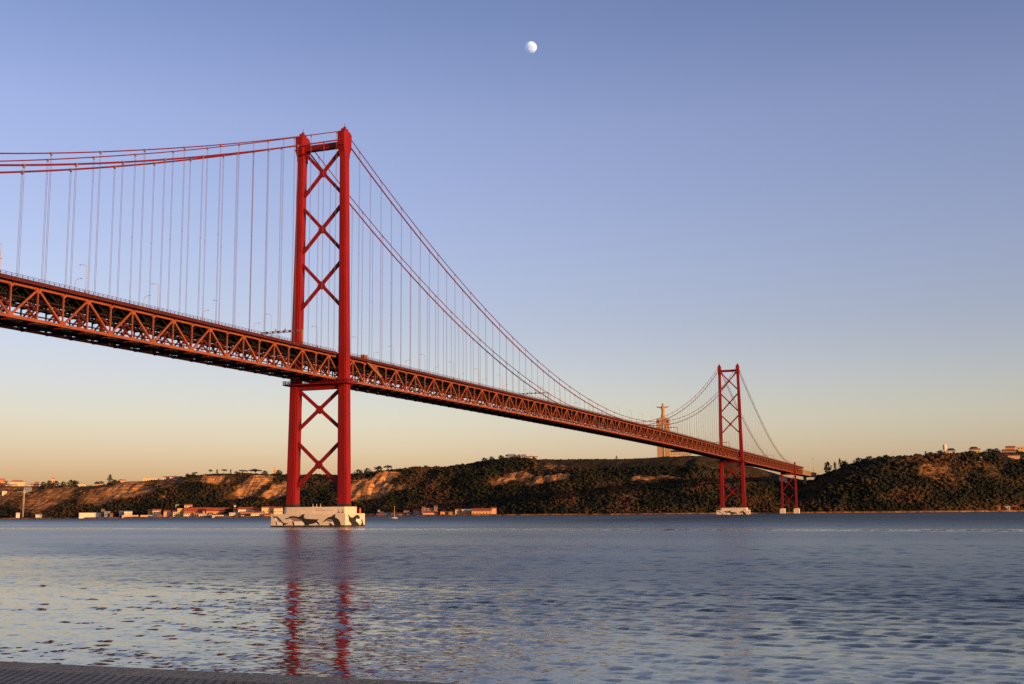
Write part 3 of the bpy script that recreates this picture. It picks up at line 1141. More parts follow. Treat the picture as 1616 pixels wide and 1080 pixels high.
gantry(-34.0, 'tan lattice sign gantry with dark panels over the road just left of the near tower')
gantry(292.0, 'slim sign gantry over the road where the cables dip towards the middle of the bridge')
gantry(678.0, 'sign gantry over the road in front of the statue on the hill')
gantry(944.5, 'sign gantry over the road just left of the far tower')
gantry(1281.0, 'sign gantry over the road at the right, near the landward end of the bridge', False)


# ------------------------------------------------------------------ the far bank
SH_X = np.array([-4200, -3000, -1830, -1350, -800, -450, -200, 0, 200, 400, 900, 1800, 2600.])
SH_Y = np.array([1880, 1800, 1720, 1640, 1545, 1500, 1490, 1515, 1535, 1640, 1760, 1900, 1980.])


def shore(x):
    return np.interp(x, SH_X, SH_Y)


# ridge: column in the photograph, height of the bare ground there, distance inland
RIDGE = [(-330, 762, 260), (-150, 765, 260), (0, 766.5, 250), (30, 768, 230), (60, 769, 210), (120, 768, 200), (150, 767, 200), (190, 762, 230), (230, 759, 250),
         (260, 757, 260), (300, 751, 250), (340, 747.5, 240), (370, 748, 240), (410, 750, 250), (445, 751, 260), (500, 751, 270),
         (560, 752, 270), (590, 746, 280), (650, 740, 300), (700, 739, 310), (760, 731, 320), (790, 727, 320), (800, 725, 320),
         (850, 724.8, 320), (900, 725, 320), (960, 724.5, 320), (1000, 724, 320), (1040, 721.5, 325), (1080, 719.5, 330), (1110, 720, 330),
         (1150, 727, 330), (1200, 741, 330), (1240, 753, 330), (1270, 758, 330), (1285, 757, 310), (1297, 752, 270), (1310, 747, 250), (1340, 737, 240),
         (1390, 727, 240), (1440, 723.5, 250), (1480, 719, 260), (1500, 716.5, 270), (1560, 716, 280), (1616, 713.5, 290), (1700, 712, 300),
         (1900, 722, 320)]
_rx, _rz, _rd = [], [], []
for px, py, dr in RIDGE:
    d = ray(px, py)
    lo, hi = 500.0, 9000.0
    for _ in range(60):
        mid = (lo + hi) / 2
        P = CAM + d * mid
        if P[1] < shore(P[0]) + dr:
            lo = mid
        else:
            hi = mid
    P = CAM + d * lo
    _rx.append(P[0]); _rz.append(P[2]); _rd.append(dr)
_rx, _rz, _rd = np.array(_rx), np.array(_rz), np.array(_rd, float)
_rx = np.concatenate([[_rx[0] - 2000], _rx, [_rx[-1] + 1500]])
_rz = np.concatenate([[60], _rz, [70]])
_rd = np.concatenate([[260], _rd, [320]])


def base_height(x, y):
    x, y = np.asarray(x, float), np.asarray(y, float)
    d = y - shore(x)
    dr, Z = np.interp(x, _rx, _rd), np.interp(x, _rx, _rz)
    strip = np.interp(x, [-3000, -1400, -900, -560, -420, 0, 900], [30, 36, 44, 40, 14, 10, 12])
    u = np.clip((d - strip) / np.maximum(dr - strip, 1), -1, 3)
    p = np.interp(x, [-2000, -1500, -1300, -700, 0, 400], [1.55, 1.5, 1.35, 1.30, 1.35, 1.30])
    up = 1 - (1 - np.clip(u, 0, 1)) ** p
    h = 2.4 + up * (Z - 2.4)
    h = h - np.clip(u - 1, 0, 2) * 9.0
    h = np.where(d < 2.0, -4.0 + (d + 6) * .8, h)
    h = np.where((d >= 2.0) & (u <= 0), 2.4, h)
    return h, d, u


PATCH = []       # bare places: x, inland distance, radii, strength, lift


def find_ground(px, py, fn):
    d = ray(px, py)
    ts = np.arange(1500.0, 6500.0, 2.0)
    P = CAM + ts[:, None] * d
    hit = np.nonzero(P[:, 2] <= fn(P[:, 0], P[:, 1]))[0]
    i = hit[0] if len(hit) else None
    return None if i is None else P[i]


bh = lambda x, y: base_height(x, y)[0]
for (x0, x1, y0, y1, st, cl) in [
    (-120, 70, 768, 806, .78, 8), (30, 130, 770, 804, .80, 10), (120, 205, 769, 796, .78, 6), (150, 250, 762, 783, .90, 9), (190, 245, 774, 784, .9, 6),
    (225, 300, 757, 772, .55, 0), (296, 368, 752, 762, 1.0, 14), (372, 424, 752, 782, 1.0, 24), (415, 462, 762, 784, 1.0, 16),
    (258, 276, 778, 785, .8, 3), (327, 337, 778, 783, .7, 2), (545, 586, 757, 790, 1.0, 22), (580, 626, 748, 768, 1.0, 20), (560, 620, 764, 783, 1.0, 16),
    (622, 650, 765, 775, .7, 4), (684, 702, 764, 769, .6, 3), (778, 804, 752, 766, 1.0, 9), (800, 845, 745, 758, .75, 8), (838, 892, 749, 761, .95, 8),
    (860, 900, 731, 741, .5, 0), (992, 1036, 753, 758, .85, 5), (1025, 1066, 750, 756, .85, 5), (985, 1010, 770, 786, .45, 2), (920, 975, 728, 738, .3, 0),
    (1338, 1366, 733, 743, .55, 2), (1432, 1500, 728, 760, .55, 3), (1395, 1420, 735, 748, .42, 2), (1540, 1590, 722, 750, .42, 2), (1480, 1530, 742, 766, .42, 2),
    (1300, 1330, 760, 790, .35, 1), (1580, 1640, 716, 728, .4, 1)]:
    a = find_ground((x0 + x1) / 2, y1, bh)
    c = find_ground((x0 + x1) / 2, y0, bh)
    if a is None:
        continue
    if c is None:
        c = a + np.array([0, 60, 0])
    ctr = (a + c) / 2
    rx = (x1 - x0) / F_PX * perp(ctr) / 2
    PATCH.append((ctr[0], ctr[1] - shore(ctr[0]), rx * 1.15, max(8.0, (c[1] - a[1]) / 2 * 1.1), st, cl))


def bare_mask(x, d):
    wx = x + (fbm(x, d, 40, 3, 5) - .5) * 50
    wd = d + (fbm(x, d, 40, 3, 9) - .5) * 40
    m_ = np.zeros_like(x)
    for cx, cd, rx, rd, st, cl in PATCH:
        q_ = np.sqrt(((wx - cx) / rx) ** 2 + ((wd - cd) / rd) ** 2)
        m_ = np.maximum(m_, st * np.clip(1.55 - q_, 0, 1))
    return m_


def ground(x, y, fine=True):
    x, y = np.asarray(x, float), np.asarray(y, float)
    h, d, u = base_height(x, y)
    bell = np.clip(u * 5, 0, 1) * np.clip((1.08 - u) * 3.2, 0, 1)
    # gullies and spurs running down the slope
    g = np.abs(fbm(x + .25 * d, d * .35, 70, 4, 21) - .5) * 2
    h = h + bell * (g - .35) * np.interp(x, [-1400, -900], [3.5, 9.0])
    h = h + bell * (fbm(x, y, 26, 3, 31) - .5) * 6.0
    for cx, cd, rx, rd, st, cl in PATCH:
        if cl <= 0:
            continue
        win = np.clip(1.4 - np.abs(x - cx) / rx, 0, 1)
        s_ = (d - cd + (fbm(x, y, 22, 3, 44) - .5) * 26) / rd
        # a cliff: flat foot, steep face, flat head, joined to the slope on both sides
        step = np.clip(s_ * 3.2, -1, 1) - np.clip(s_, -1, 1)
        h = h + win * step * cl * .85 * np.where(np.abs(s_) < 1, 1, 0)
    if fine:
        bm = bare_mask(x, d)
        # joints and ribs that catch the light on the cliffs
        rib = np.abs(fbm(x, d * .25, 13, 3, 63) - .5) * 2
        rib2 = np.abs(fbm(x + d, d * .3, 30, 2, 68) - .5) * 2
        soft = np.interp(x, [-1250, -1000], [.42, 1.0])
        h = h + bell * bm * soft * ((rib - .4) * 8.0 + (rib2 - .4) * 8.0)
    return h


gx = np.concatenate([np.arange(-4200, -2300, 30), np.arange(-2300, 760, 4.0), np.arange(760, 2600, 30)])
gd = np.concatenate([np.arange(-12, 6, 2.0), np.arange(6, 420, 3.5), np.arange(420, 1500, 40)])
GX, GD = np.meshgrid(gx, gd, indexing='ij')
GY = GD + shore(GX)
GZ = ground(GX, GY)
BARE = bare_mask(GX, GD)
BARE = np.maximum(BARE, np.where(GD < 9, .62, 0))
nx, nd = GX.shape
idx = np.arange(nx * nd).reshape(nx, nd)
quads = np.stack([idx[:-1, :-1], idx[1:, :-1], idx[1:, 1:], idx[:-1, 1:]], -1).reshape(-1, 4)


hill = np_mesh('hills', np.stack([GX, GY, GZ], -1).reshape(-1, 3), quads, M['hillside'], ('bare', BARE.ravel()))
tag(hill, 'low wooded hills with ochre cliffs on the far bank of the river', kind='structure')


# ------------------------------------------------------------------ woods
def ico():
    import bmesh
    bm = bmesh.new()
    bmesh.ops.create_icosphere(bm, subdivisions=2, radius=1.0)
    V = np.array([v.co[:] for v in bm.verts])
    Fc = np.array([[v.index for v in f.verts] for f in bm.faces])
    bm.free()
    return V, Fc


ICO_V, ICO_F = ico()


def crown_template(seed, flat=1.0):
    r_ = np.random.default_rng(seed)
    n = ICO_V
    lumps = r_.normal(size=(7, 3))
    lumps /= np.linalg.norm(lumps, axis=1)[:, None]
    rad = .62 + .5 * np.clip((n @ lumps.T).max(1) - .62, 0, 1) / .38
    rad = rad * (1 + r_.uniform(-.16, .16, len(n)))
    V = n * rad[:, None]
    V[:, 2] = V[:, 2] * flat
    V[:, 2] = np.where(V[:, 2] < -.45, -.45 + (V[:, 2] + .45) * .3, V[:, 2])
    return V


TEMPL = [crown_template(s, f) for s, f in zip(range(12), [.8, .65, .9, .55, .7, 1.0, .5, .8, .65, 1.1, .6, .75])]


def scatter_crowns(name, X, Y, Z, RAD, TINT, mat_):
    V, Fc, T = [], [], []
    o = 0
    ang = rng.uniform(0, 2 * math.pi, len(X))
    ti = rng.integers(0, len(TEMPL), len(X))
    st = rng.uniform(.8, 1.2, (len(X), 3))
    for i in range(len(X)):
        v = TEMPL[ti[i]] * st[i] * RAD[i]
        c, s = math.cos(ang[i]), math.sin(ang[i])
        v = np.stack([v[:, 0] * c - v[:, 1] * s + X[i], v[:, 0] * s + v[:, 1] * c + Y[i], v[:, 2] + Z[i] + RAD[i] * .5], -1)
        V.append(v)
        Fc.append(ICO_F + o)
        o += len(v)
        T.append(np.tile(TINT[i], (len(v), 1)))
    return np_mesh(name, np.concatenate(V), np.concatenate(Fc), mat_, ('tint', np.concatenate(T)), smooth=True)


# columns where the skyline is bare ground, buildings or low scrub
BARE_SKY = [(-400, 0), (0, 62), (124, 168), (186, 292), (308, 374), (846, 1290), (1584, 1640)]


def col_of(x, y):
    d = np.stack([x - CAM[0], y - CAM[1]], -1)
    z = d @ _fw[:2]
    return W_PX / 2 + F_PX * (d @ _r2[:2]) / z


N = 130000
X = rng.uniform(-2350, 700, N)
D = rng.uniform(8, 420, N)
dr_ = np.interp(X, _rx, _rd)
strip_ = np.interp(X, [-3000, -1400, -900, -560, -420, 0, 900], [30, 36, 44, 40, 14, 10, 12])
keep = (D > strip_ * .95 + 2) & (D < dr_ + 70)
bm_ = bare_mask(X, D)
dens = fbm(X, D, 75, 3, 77)
px_ = col_of(X, D + shore(X))
wooded = np.interp(px_, [-200, 120, 200, 300, 560, 640, 780, 900, 1100, 1300, 1400, 1616], [.30, .30, .30, .65, .85, .95, .9, .62, .66, .9, .70, .62])
# darker closed wood on the lower slopes
low = np.clip(1.25 - D / (dr_ * .9), 0, 1)
pr = np.clip(wooded + .35 * low + (dens - .5) * 1.3, .04, 1) * np.clip(1 - bm_ * 1.7, 0, 1)
keep &= rng.uniform(0, 1, N) < pr
u_ = D / dr_
bare_col = np.zeros(N, bool)
for a_, c_ in BARE_SKY:
    bare_col |= (px_ > a_) & (px_ < c_)
small = bare_col & (u_ > .72)
keep &= ~(small & (rng.uniform(0, 1, N) < .45))
X, D, dens, u_, small, low, px_ = X[keep], D[keep], dens[keep], u_[keep], small[keep], low[keep], px_[keep]
# thin to a minimum spacing
cell = {}
sel = []
order = rng.permutation(len(X))
for i in order:
    k = (int(X[i] // 3.5), int(D[i] // 4.0))
    if k in cell:
        continue
    cell[k] = 1
    sel.append(i)
sel = np.array(sel)
X, D, dens, u_, small, low, px_ = X[sel], D[sel], dens[sel], u_[sel], small[sel], low[sel], px_[sel]
RAD = np.where(small, rng.uniform(.6, 1.5, len(X)), (1.7 + 2.9 * rng.uniform(0, 1, len(X)) ** 1.5) * (.7 + .6 * dens))
crest = (px_ > 1335) & (px_ < 1500) & (u_ > .86) & (u_ < 1.12)
RAD = np.where(crest, RAD * 1.5, RAD)
kind = fbm(X, D, 60, 3, 91) * 1.7 - .35 + rng.uniform(-.09, .09, len(X)) + .07 + np.where(px_ > 1285, .04, 0)
pal = np.array([(.011, .013, .008), (.018, .018, .009), (.031, .025, .011), (.042, .028, .013), (.056, .031, .016)])
ki = np.clip(((kind - .18) / .64 * 5 - low * 1.2).astype(int), 0, 4)
TINT = pal[ki] * rng.uniform(.88, 1.15, (len(X), 1))
Yw = D + shore(X)
Zw = ground(X, Yw)
west = X > 18
for sel_, lab in ((~west, 'dark evergreen wood and scrub covering the long far bank hill left of the bridge end'),
                  (west, 'dark brushwood covering the steep hill at the right edge')):
    o = scatter_crowns('woodland', X[sel_], Yw[sel_], Zw[sel_] - .4, RAD[sel_], TINT[sel_], M['foliage'])
    tag(o, lab, 'woodland', kind='stuff')
print('crowns', len(X))


# ------------------------------------------------------------------ single trees that stand out against the sky
def leaf_tree(kind, seed):
    """unit tree 1 m high: tapered trunk with limbs, crown of many small leaf clumps"""
    r_ = np.random.default_rng(seed)
    tr = MB()
    tips = []
    if kind == 'pine':              # umbrella pine
        tr.tube([(0, 0, -.08), (.01, 0, .3), (.0, .01, .62)], [.035, .026, .018], 6)
        for k in range(7):
            a = k * 2.4 + r_.uniform(0, 1)
            tr.tube([(0, 0, .42 + .02 * k), (.16 * math.cos(a), .16 * math.sin(a), .66), (.30 * math.cos(a), .30 * math.sin(a), .74)], [.014, .010, .006], 5)
        for _ in range(46):
            a, q_ = r_.uniform(0, 6.28), math.sqrt(r_.uniform(0, 1))
            tips.append((.42 * q_ * math.cos(a), .42 * q_ * math.sin(a), .70 + .25 * (1 - q_ * q_) * r_.uniform(.3, 1.1), r_.uniform(.07, .12)))
    elif kind == 'cypress':
        tr.tube([(0, 0, -.08), (0, 0, .5), (0, 0, .9)], [.03, .02, .008], 6)
        for k in range(5):
            a = k * 2.4
            tr.tube([(0, 0, .15 + .12 * k), (.08 * math.cos(a), .08 * math.sin(a), .26 + .12 * k)], [.012, .006], 5)
        for _ in range(60):
            z = r_.uniform(.08, 1)
            w_ = .20 * math.sin(min(1, (1.02 - z) * 1.6 + .02) * math.pi / 2) * (.6 + .4 * min(1, z * 5))
            a, q_ = r_.uniform(0, 6.28), math.sqrt(r_.uniform(0, 1))
            tips.append((w_ * q_ * math.cos(a), w_ * q_ * math.sin(a), z, r_.uniform(.05, .085)))
    else:                           # broad evergreen
        tr.tube([(0, 0, -.08), (.01, 0, .25), (0, .01, .55)], [.045, .034, .018], 6)
        for k in range(8):
            a = k * 2.4 + r_.uniform(0, 1)
            tr.tube([(0, 0, .26 + .03 * k), (.15 * math.cos(a), .15 * math.sin(a), .46 + .03 * k), (.28 * math.cos(a), .28 * math.sin(a), .56 + .04 * k)], [.018, .012, .006], 5)
        for _ in range(64):
            d_ = r_.normal(size=3)
            d_ /= np.linalg.norm(d_)
            q_ = r_.uniform(.3, 1) ** .5
            tips.append((.44 * q_ * d_[0], .44 * q_ * d_[1], .55 + .42 * q_ * d_[2], r_.uniform(.07, .13)))
    cr = MB()
    for x, y, z, s in tips:
        for _ in range(13):
            n = Vector(r_.normal(size=3)).normalized()
            a_ = n.orthogonal().normalized()
            b_ = n.cross(a_)
            c = Vector((x, y, z)) + Vector(r_.normal(size=3)) * s * .55
            l, w_ = s * r_.uniform(.35, .6), s * r_.uniform(.2, .36)
            cr.add([c - a_ * l, c + b_ * w_, c + a_ * l, c - b_ * w_], [(0, 1, 2, 3)])
    return tr, cr


TREE_KIND = {}
for kd in ('pine', 'cypress', 'broad'):
    for sd_ in range(2):
        tr, cr = leaf_tree(kd, 11 * sd_ + len(kd))
        TREE_KIND[(kd, sd_)] = (tr, cr)
TREE_MESH = {}


def plant_tree(kind, px, py_base, py_top, label, wid=1.0, extra=12.0, tint=(.020, .026, .012)):
    """the tree stands a little behind the crest at that bearing, as high as it looks"""
    d = ray(px, py_base)
    lo = 500.0
    for tt in np.arange(1500, 5500, 3.0):
        P = CAM + d * tt
        if P[1] > shore(P[0]) + np.interp(P[0], _rx, _rd) + extra:
            lo = tt
            break
    P = CAM + d * lo
    gz = float(ground(P[0], P[1]))
    top = CAM + ray(px, py_top) * lo
    hgt = max(3.5, top[2] - gz)
    key = (kind, int(px) % 2)
    name = {'pine': 'pine_tree', 'cypress': 'cypress_tree', 'broad': 'evergreen_tree'}[kind]
    root = empty(name, (P[0], P[1], gz))
    if key not in TREE_MESH:
        tr, cr = TREE_KIND[key]
        a = tr.build('trunk', M['bark'], root)
        c = cr.build('crown', M['foliage'], root)
        A_ = c.data.attributes.new('tint', 'FLOAT_COLOR', 'POINT')
        A_.data.foreach_set('color', np.tile(np.array([*tint, 1.0], np.float32), len(c.data.vertices)))
        TREE_MESH[key] = (a.data, c.data)
    else:
        for nm, me in zip(('trunk', 'crown'), TREE_MESH[key]):
            o = bpy.data.objects.new(nm, me)
            COL.objects.link(o)
            o.parent = root
    root.scale = (hgt * wid, hgt * wid, hgt)
    root.rotation_euler = (0, 0, (px * 1.7) % 6.28)
    tag(root, label, 'tree', 'trees on the skyline of the far bank')
    return root


TREES = [
 ('broad', 68, 769, 760.5, 'low round tree at the left end of the dark row on the left cliff', 1.2),
 ('broad', 78, 769, 758.5, 'bushy tree second from the left in the dark row on the left cliff top', 1.2),
 ('broad', 88, 769, 759, 'bushy tree in the middle of the dark row on the left cliff top', 1.2),
 ('broad', 100, 768.5, 760, 'wide tree in the dark row on the left cliff top, just right of its middle', 1.3),
 ('broad', 112, 768.5, 757.5, 'tall wide tree second from the right in the dark row on the left cliff top', 1.2),
 ('broad', 119, 768, 758.5, 'round tree at the right end of the dark row on the left cliff top', 1.1),
 ('broad', 153, 766, 760, 'small dark tree above the pale road wall on the left cliff', 1.3),
 ('broad', 160, 765.5, 759.5, 'small dark tree just left of the tall dense cypress', 1.3),
 ('cypress', 173.5, 762, 750.5, 'tall dense dark cypress alone on the left skyline', 1.5),
 ('broad', 181, 762, 757, 'low tree at the foot of the tall dense cypress, on its right', 1.4),
 ('broad', 190, 761.5, 756.8, 'low spreading tree above the left cliff, right of the cypress', 1.5),
 ('broad', 296, 752, 747.5, 'low bush tree right of the white houses on the ridge', 1.6),
 ('pine', 305, 751, 745.5, 'ragged small pine at the left end of the bare cliff top', .9),
 ('pine', 309, 751, 744.8, 'ragged small pine beside another at the left end of the bare cliff top', .8),
 ('pine', 332, 747.8, 741, 'lone leaning pine on the bare cliff top, leftmost of the four in a row', .9),
 ('cypress', 342.5, 747.6, 741, 'slim lone tree on the bare cliff top, second of the four in a row', 1.2),
 ('pine', 353.5, 747.5, 740.3, 'wider lone tree on the bare cliff top, third of the four in a row', 1.2),
 ('cypress', 364, 747.8, 741, 'slim small tree at the right end of the row of four on the cliff top', 1.0),
 ('broad', 373, 749, 744, 'low tree where the wood begins right of the bare cliff top', 1.5),
 ('pine', 383, 749.5, 741.4, 'broad umbrella pine left of the near tower, the left one of two', 2.0),
 ('pine', 402.5, 750, 740.3, 'broad umbrella pine left of the near tower, the right one of two', 2.2),
 ('broad', 418, 751, 743, 'round evergreen between the umbrella pines and the near tower', 1.5),
 ('broad', 440, 751.5, 742, 'round evergreen just left of the near tower', 1.5),
 ('broad', 566, 752, 741, 'broad evergreen above the pale cliff just right of the near tower', 1.5),
 ('broad', 580, 749, 739, 'evergreen at the top of the pale cliff right of the near tower', 1.4),
 ('broad', 597, 745, 735.5, 'dark evergreen above the upper pale cliff right of the near tower', 1.4),
 ('pine', 612, 743, 734.5, 'flat topped pine above the upper pale cliff right of the near tower', 1.4),
 ('broad', 765, 731, 722.5, 'evergreen on the rising ridge left of the hilltop villas', 1.3),
 ('broad', 776, 729, 720.5, 'taller evergreen on the rising ridge left of the hilltop villas', 1.2),
 ('broad', 791, 727, 718.5, 'round dark tree standing apart just left of the hilltop villas', 1.1),
 ('pine', 802, 725.5, 717, 'dark umbrella pine at the left corner of the grey roofed villa', 1.0),
 ('broad', 818.5, 725.5, 717.3, 'round tree between the two hilltop villas', 1.0),
 ('broad', 837, 725, 719.6, 'small dark tree in front of the cream hilltop house', 1.2),
 ('cypress', 973, 724.8, 719.8, 'tiny lone bush tree on the bare ridge between the villas and the statue', 1.4),
 ('broad', 1306.5, 748, 728.5, 'tall dark tree at the left shoulder of the right hill', .62),
 ('cypress', 1318, 744, 730, 'pointed dark tree on the left shoulder of the right hill, second up the slope', .9),
 ('cypress', 1326, 741, 725, 'tallest pointed dark tree on the left shoulder of the right hill', .8),
 ('broad', 1333, 739, 727, 'bushy dark tree on the left shoulder of the right hill, above the pointed ones', 1.0),
 ('broad', 1356, 732, 722.7, 'round tree at the left end of the tree line crowning the right hill', 1.74),
 ('broad', 1372, 730, 720.2, 'round tree in the tree line crowning the right hill, left of its gap', 1.74),
 ('broad', 1398, 727, 718.2, 'round tree in the middle of the tree line crowning the right hill', 1.89),
 ('broad', 1420, 725, 718.7, 'round tree in the tree line crowning the right hill, right of its middle', 1.89),
 ('broad', 1448, 723, 716.2, 'evergreen on the crest of the right hill, left of the white water tower', 1.89),
 ('cypress', 1461, 721, 712.7, 'thin pointed tree on the crest of the right hill', 1.01),
 ('broad', 1468, 720.5, 713.7, 'evergreen beside the thin pointed tree on the right crest', 1.74),
 ('broad', 1483, 718.5, 710.7, 'small tree just left of the white water tower', 1.30),
 ('broad', 1563, 716, 708.2, 'dark tree right of the broad dark roofed house on the right crest', 1.74),
 ('broad', 1572, 716, 707.7, 'dark tree just left of the terraced salmon building on the right crest', 1.74),
 ('broad', 1604, 714, 709.7, 'small dark tree in front of the terraced salmon building on the right crest', 1.59)]
for kd, px, pb, pt, lab, wd in TREES:
    plant_tree(kd, px, pb, pt, lab, wd)


# ------------------------------------------------------------------ buildings of the far bank
def spot(px, py, inland=None, behind=None):
    """a point of the far bank at that bearing: on the shore strip, on the slope, or behind the crest"""
    d = ray(px, py)
    for tt in np.arange(1500, 6000, 2.0):
        P = CAM + d * tt
        if inland is not None:
            if P[1] > shore(P[0]) + inland:
                break
        elif behind is not None:
            if P[1] > shore(P[0]) + np.interp(P[0], _rx, _rd) + behind:
                break
        elif P[2] <= float(ground(P[0], P[1], False)):
            break
    return P


HOUSE_N = [0]


def house(name, label, cat, px0, px1, py_top, py_base, wall, roof, style='gable', inland=None, behind=None, rise=.35, depth=None,
          windows=0, group=None, yaw=None, floors=1, chim=False, roof_px=None):
    pm = (px0 + px1) / 2
    P = spot(pm, py_base, inland, behind)
    k = perp(P) / F_PX
    az = math.atan2(P[0] - CAM[0], P[1] - CAM[1])
    wpx = (px1 - px0) * k
    gz = float(ground(P[0], P[1]))
    zt = (CAM + ray(pm, py_top) * np.linalg.norm(P - CAM))[2]
    zb = (CAM + ray(pm, py_base) * np.linalg.norm(P - CAM))[2]
    z0 = min(gz, zb)
    h = max(2.6, zt - z0)
    dep = depth or max(6.0, min(14.0, wpx * .45))
    a = (abs(az) * .95) if yaw is None else yaw       # turn a little towards the river bend
    view = az - (-a)
    L = max(4.0, (wpx - dep * abs(math.sin(az + a))) / max(.5, math.cos(az + a)))
    root = empty(name, (P[0], P[1], z0), a)
    tag(root, label, cat, group)
    hx, hy = L / 2, dep / 2
    rh = rise * dep if style in ('gable', 'hip') else .5
    if roof_px:
        rh = roof_px * k
    he = h - rh if style in ('gable', 'hip') else h
    he = max(he, 2.2)
    b = MB()
    b.box(-hx, hx, -hy, hy, -4.0, he)
    if style == 'gable':
        b.add([(-hx + .01, -hy + .01, he), (-hx + .01, hy - .01, he), (-hx + .01, 0, he + rh * .93), (hx - .01, -hy + .01, he), (hx - .01, hy - .01, he), (hx - .01, 0, he + rh * .93)],
              [(0, 1, 2), (3, 5, 4), (0, 2, 5, 3), (1, 4, 5, 2)])
    if style == 'flat':
        b.box(-hx - .15, hx + .15, -hy - .15, hy + .15, he + .002, he + .45)
    wobj = b.build('wall', M['wall_' + wall], root)
    b = MB()
    o = .5
    if style == 'gable':
        t_ = .28
        for s in (-1, 1):
            b.add([(-hx - o, s * (hy + o), he - .15), (hx + o, s * (hy + o), he - .15), (hx + o, 0, he + rh), (-hx - o, 0, he + rh),
                   (-hx - o, s * (hy + o), he - .15 + t_), (hx + o, s * (hy + o), he - .15 + t_), (hx + o, 0, he + rh + t_), (-hx - o, 0, he + rh + t_)],
                  [(0, 1, 2, 3), (7, 6, 5, 4), (0, 4, 5, 1), (1, 5, 6, 2), (2, 6, 7, 3), (3, 7, 4, 0)])
        r_ = b.build('roof', M['roof_' + roof], root)
    elif style == 'hip':
        q_ = min(hx * .8, hy)
        b.add([(-hx - o, -hy - o, he), (hx + o, -hy - o, he), (hx + o, hy + o, he), (-hx - o, hy + o, he), (-hx + q_, 0, he + rh), (hx - q_, 0, he + rh),
               (-hx - o, -hy - o, he - .2), (hx + o, -hy - o, he - .2), (hx + o, hy + o, he - .2), (-hx - o, hy + o, he - .2)],
              [(0, 1, 5, 4), (1, 2, 5), (2, 3, 4, 5), (3, 0, 4), (6, 7, 1, 0), (7, 8, 2, 1), (8, 9, 3, 2), (9, 6, 0, 3), (9, 8, 7, 6)])
        r_ = b.build('roof', M['roof_' + roof], root)
    else:
        b.box(-hx + .3, hx - .3, -hy + .3, hy - .3, he + .003, he + .2)
        r_ = b.build('roof', M['roof_' + roof], root)
    if chim:
        b = MB()
        b.box(hx * .3, hx * .3 + .9, -.5, .4, he, he + rh + 1.4)
        b.build('chimney', M['wall_' + wall], r_)
    if windows:
        fl = max(1, floors)
        for f_ in range(fl):
            zc = he * (f_ + .55) / fl
            for i in range(windows):
                xw = -hx + L * (i + .5) / windows
                b = MB()
                ww = min(1.1, L / windows * .36)
                hh = min(1.0, he / fl * .28)
                b.box(xw - ww, xw + ww, -hy - .06, -hy + .05, zc - hh, zc + hh)
                b.build('window', M['dark_glass'], root)
        b = MB()
        b.box(hx * .1 - .7, hx * .1 + .7, -hy - .05, -hy + .06, .0, min(2.2, he * .7))
        b.build('door', M['roof_brown'], root)
    HOUSE_N[0] += 1
    return root


WF = 'buildings along the far waterfront'
CT = 'houses on the left cliff top'
# left cliff top
house('town_house', 'pale orange gabled house at the left edge of the cliff top', 'house', -4, 7, 755.5, 764, 'orange', 'pink', behind=45, group=CT, windows=2, roof_px=3)
house('town_house', 'rust roofed house low at the left edge, right of the pale orange gabled one', 'house', 5, 11, 759, 766, 'salmon', 'rust', behind=25, group=CT, roof_px=2)
house('villa', 'largest cream house with a hipped roof on the left cliff top', 'house', 17, 38, 757.8, 768, 'cream', 'pink', 'hip', behind=30, windows=5, floors=2, group=CT, roof_px=3)
house('town_house', 'long cream house in front of the largest hipped house on the left cliff top', 'house', 9, 26, 764.8, 769.5, 'yellow', 'rust', behind=6, windows=3, group=CT, roof_px=1.3)
house('town_house', 'small salmon house right below the largest hipped house on the left cliff top', 'house', 31.5, 37, 767.6, 771.5, 'salmon', 'pink', behind=2, group=CT, roof_px=1)
house('town_house', 'low yellow house left of the dark row of cliff top trees', 'house', 47, 61, 763.8, 768.8, 'yellow', 'red', behind=18, windows=3, group=CT, roof_px=1.5)
house('town_house', 'small rust roofed house rising behind the low yellow house', 'house', 55, 61, 761, 767, 'orange', 'rust', behind=45, group=CT, roof_px=2)
house('church_tower', 'square pale church tower showing above the dark row of trees', 'tower', 81.5, 86, 754, 768, 'salmon', 'red', 'hip', behind=60, depth=5, windows=1, floors=2, roof_px=1.6)
house('town_house', 'tiny yellow house at the foot of the dark row of trees', 'house', 98, 103, 765.2, 768.5, 'yellow', 'pink', behind=-4, group=CT, roof_px=1)
house('town_house', 'white house at the start of the pale road wall on the left cliff', 'house', 124.5, 135, 763.8, 768, 'cream', 'white', behind=8, windows=2, group=CT, roof_px=1)
house('cottage', 'pale cottage on the left skyline, right of the cypress', 'house', 188, 198, 757.5, 761.5, 'salmon', 'brown', behind=10, group=CT, roof_px=1)
house('farm_building', 'long low yellow building on the left skyline', 'building', 226, 251, 755.8, 760.3, 'yellow', 'pink', 'flat', behind=8, windows=5)
house('white_house', 'white house with a red roof on the ridge, leftmost of three', 'house', 257, 267, 752.2, 757.8, 'white', 'red', behind=10, windows=2, group='white houses on the ridge', roof_px=1.7)
house('white_house', 'white house in the middle of the three on the ridge', 'house', 268, 279, 751.7, 756.5, 'white', 'red', behind=14, windows=2, group='white houses on the ridge', roof_px=1.4)
house('white_house', 'smallest white house, at the right end of the three on the ridge', 'house', 280, 287.5, 752, 755.8, 'white', 'brown', behind=12, group='white houses on the ridge', roof_px=1.2)
house('ochre_tower', 'slim ochre tower above the wood just left of the near tower', 'tower', 431.5, 434.5, 737.5, 751, 'orange', 'pink', 'flat', behind=40, depth=3.6, windows=1)
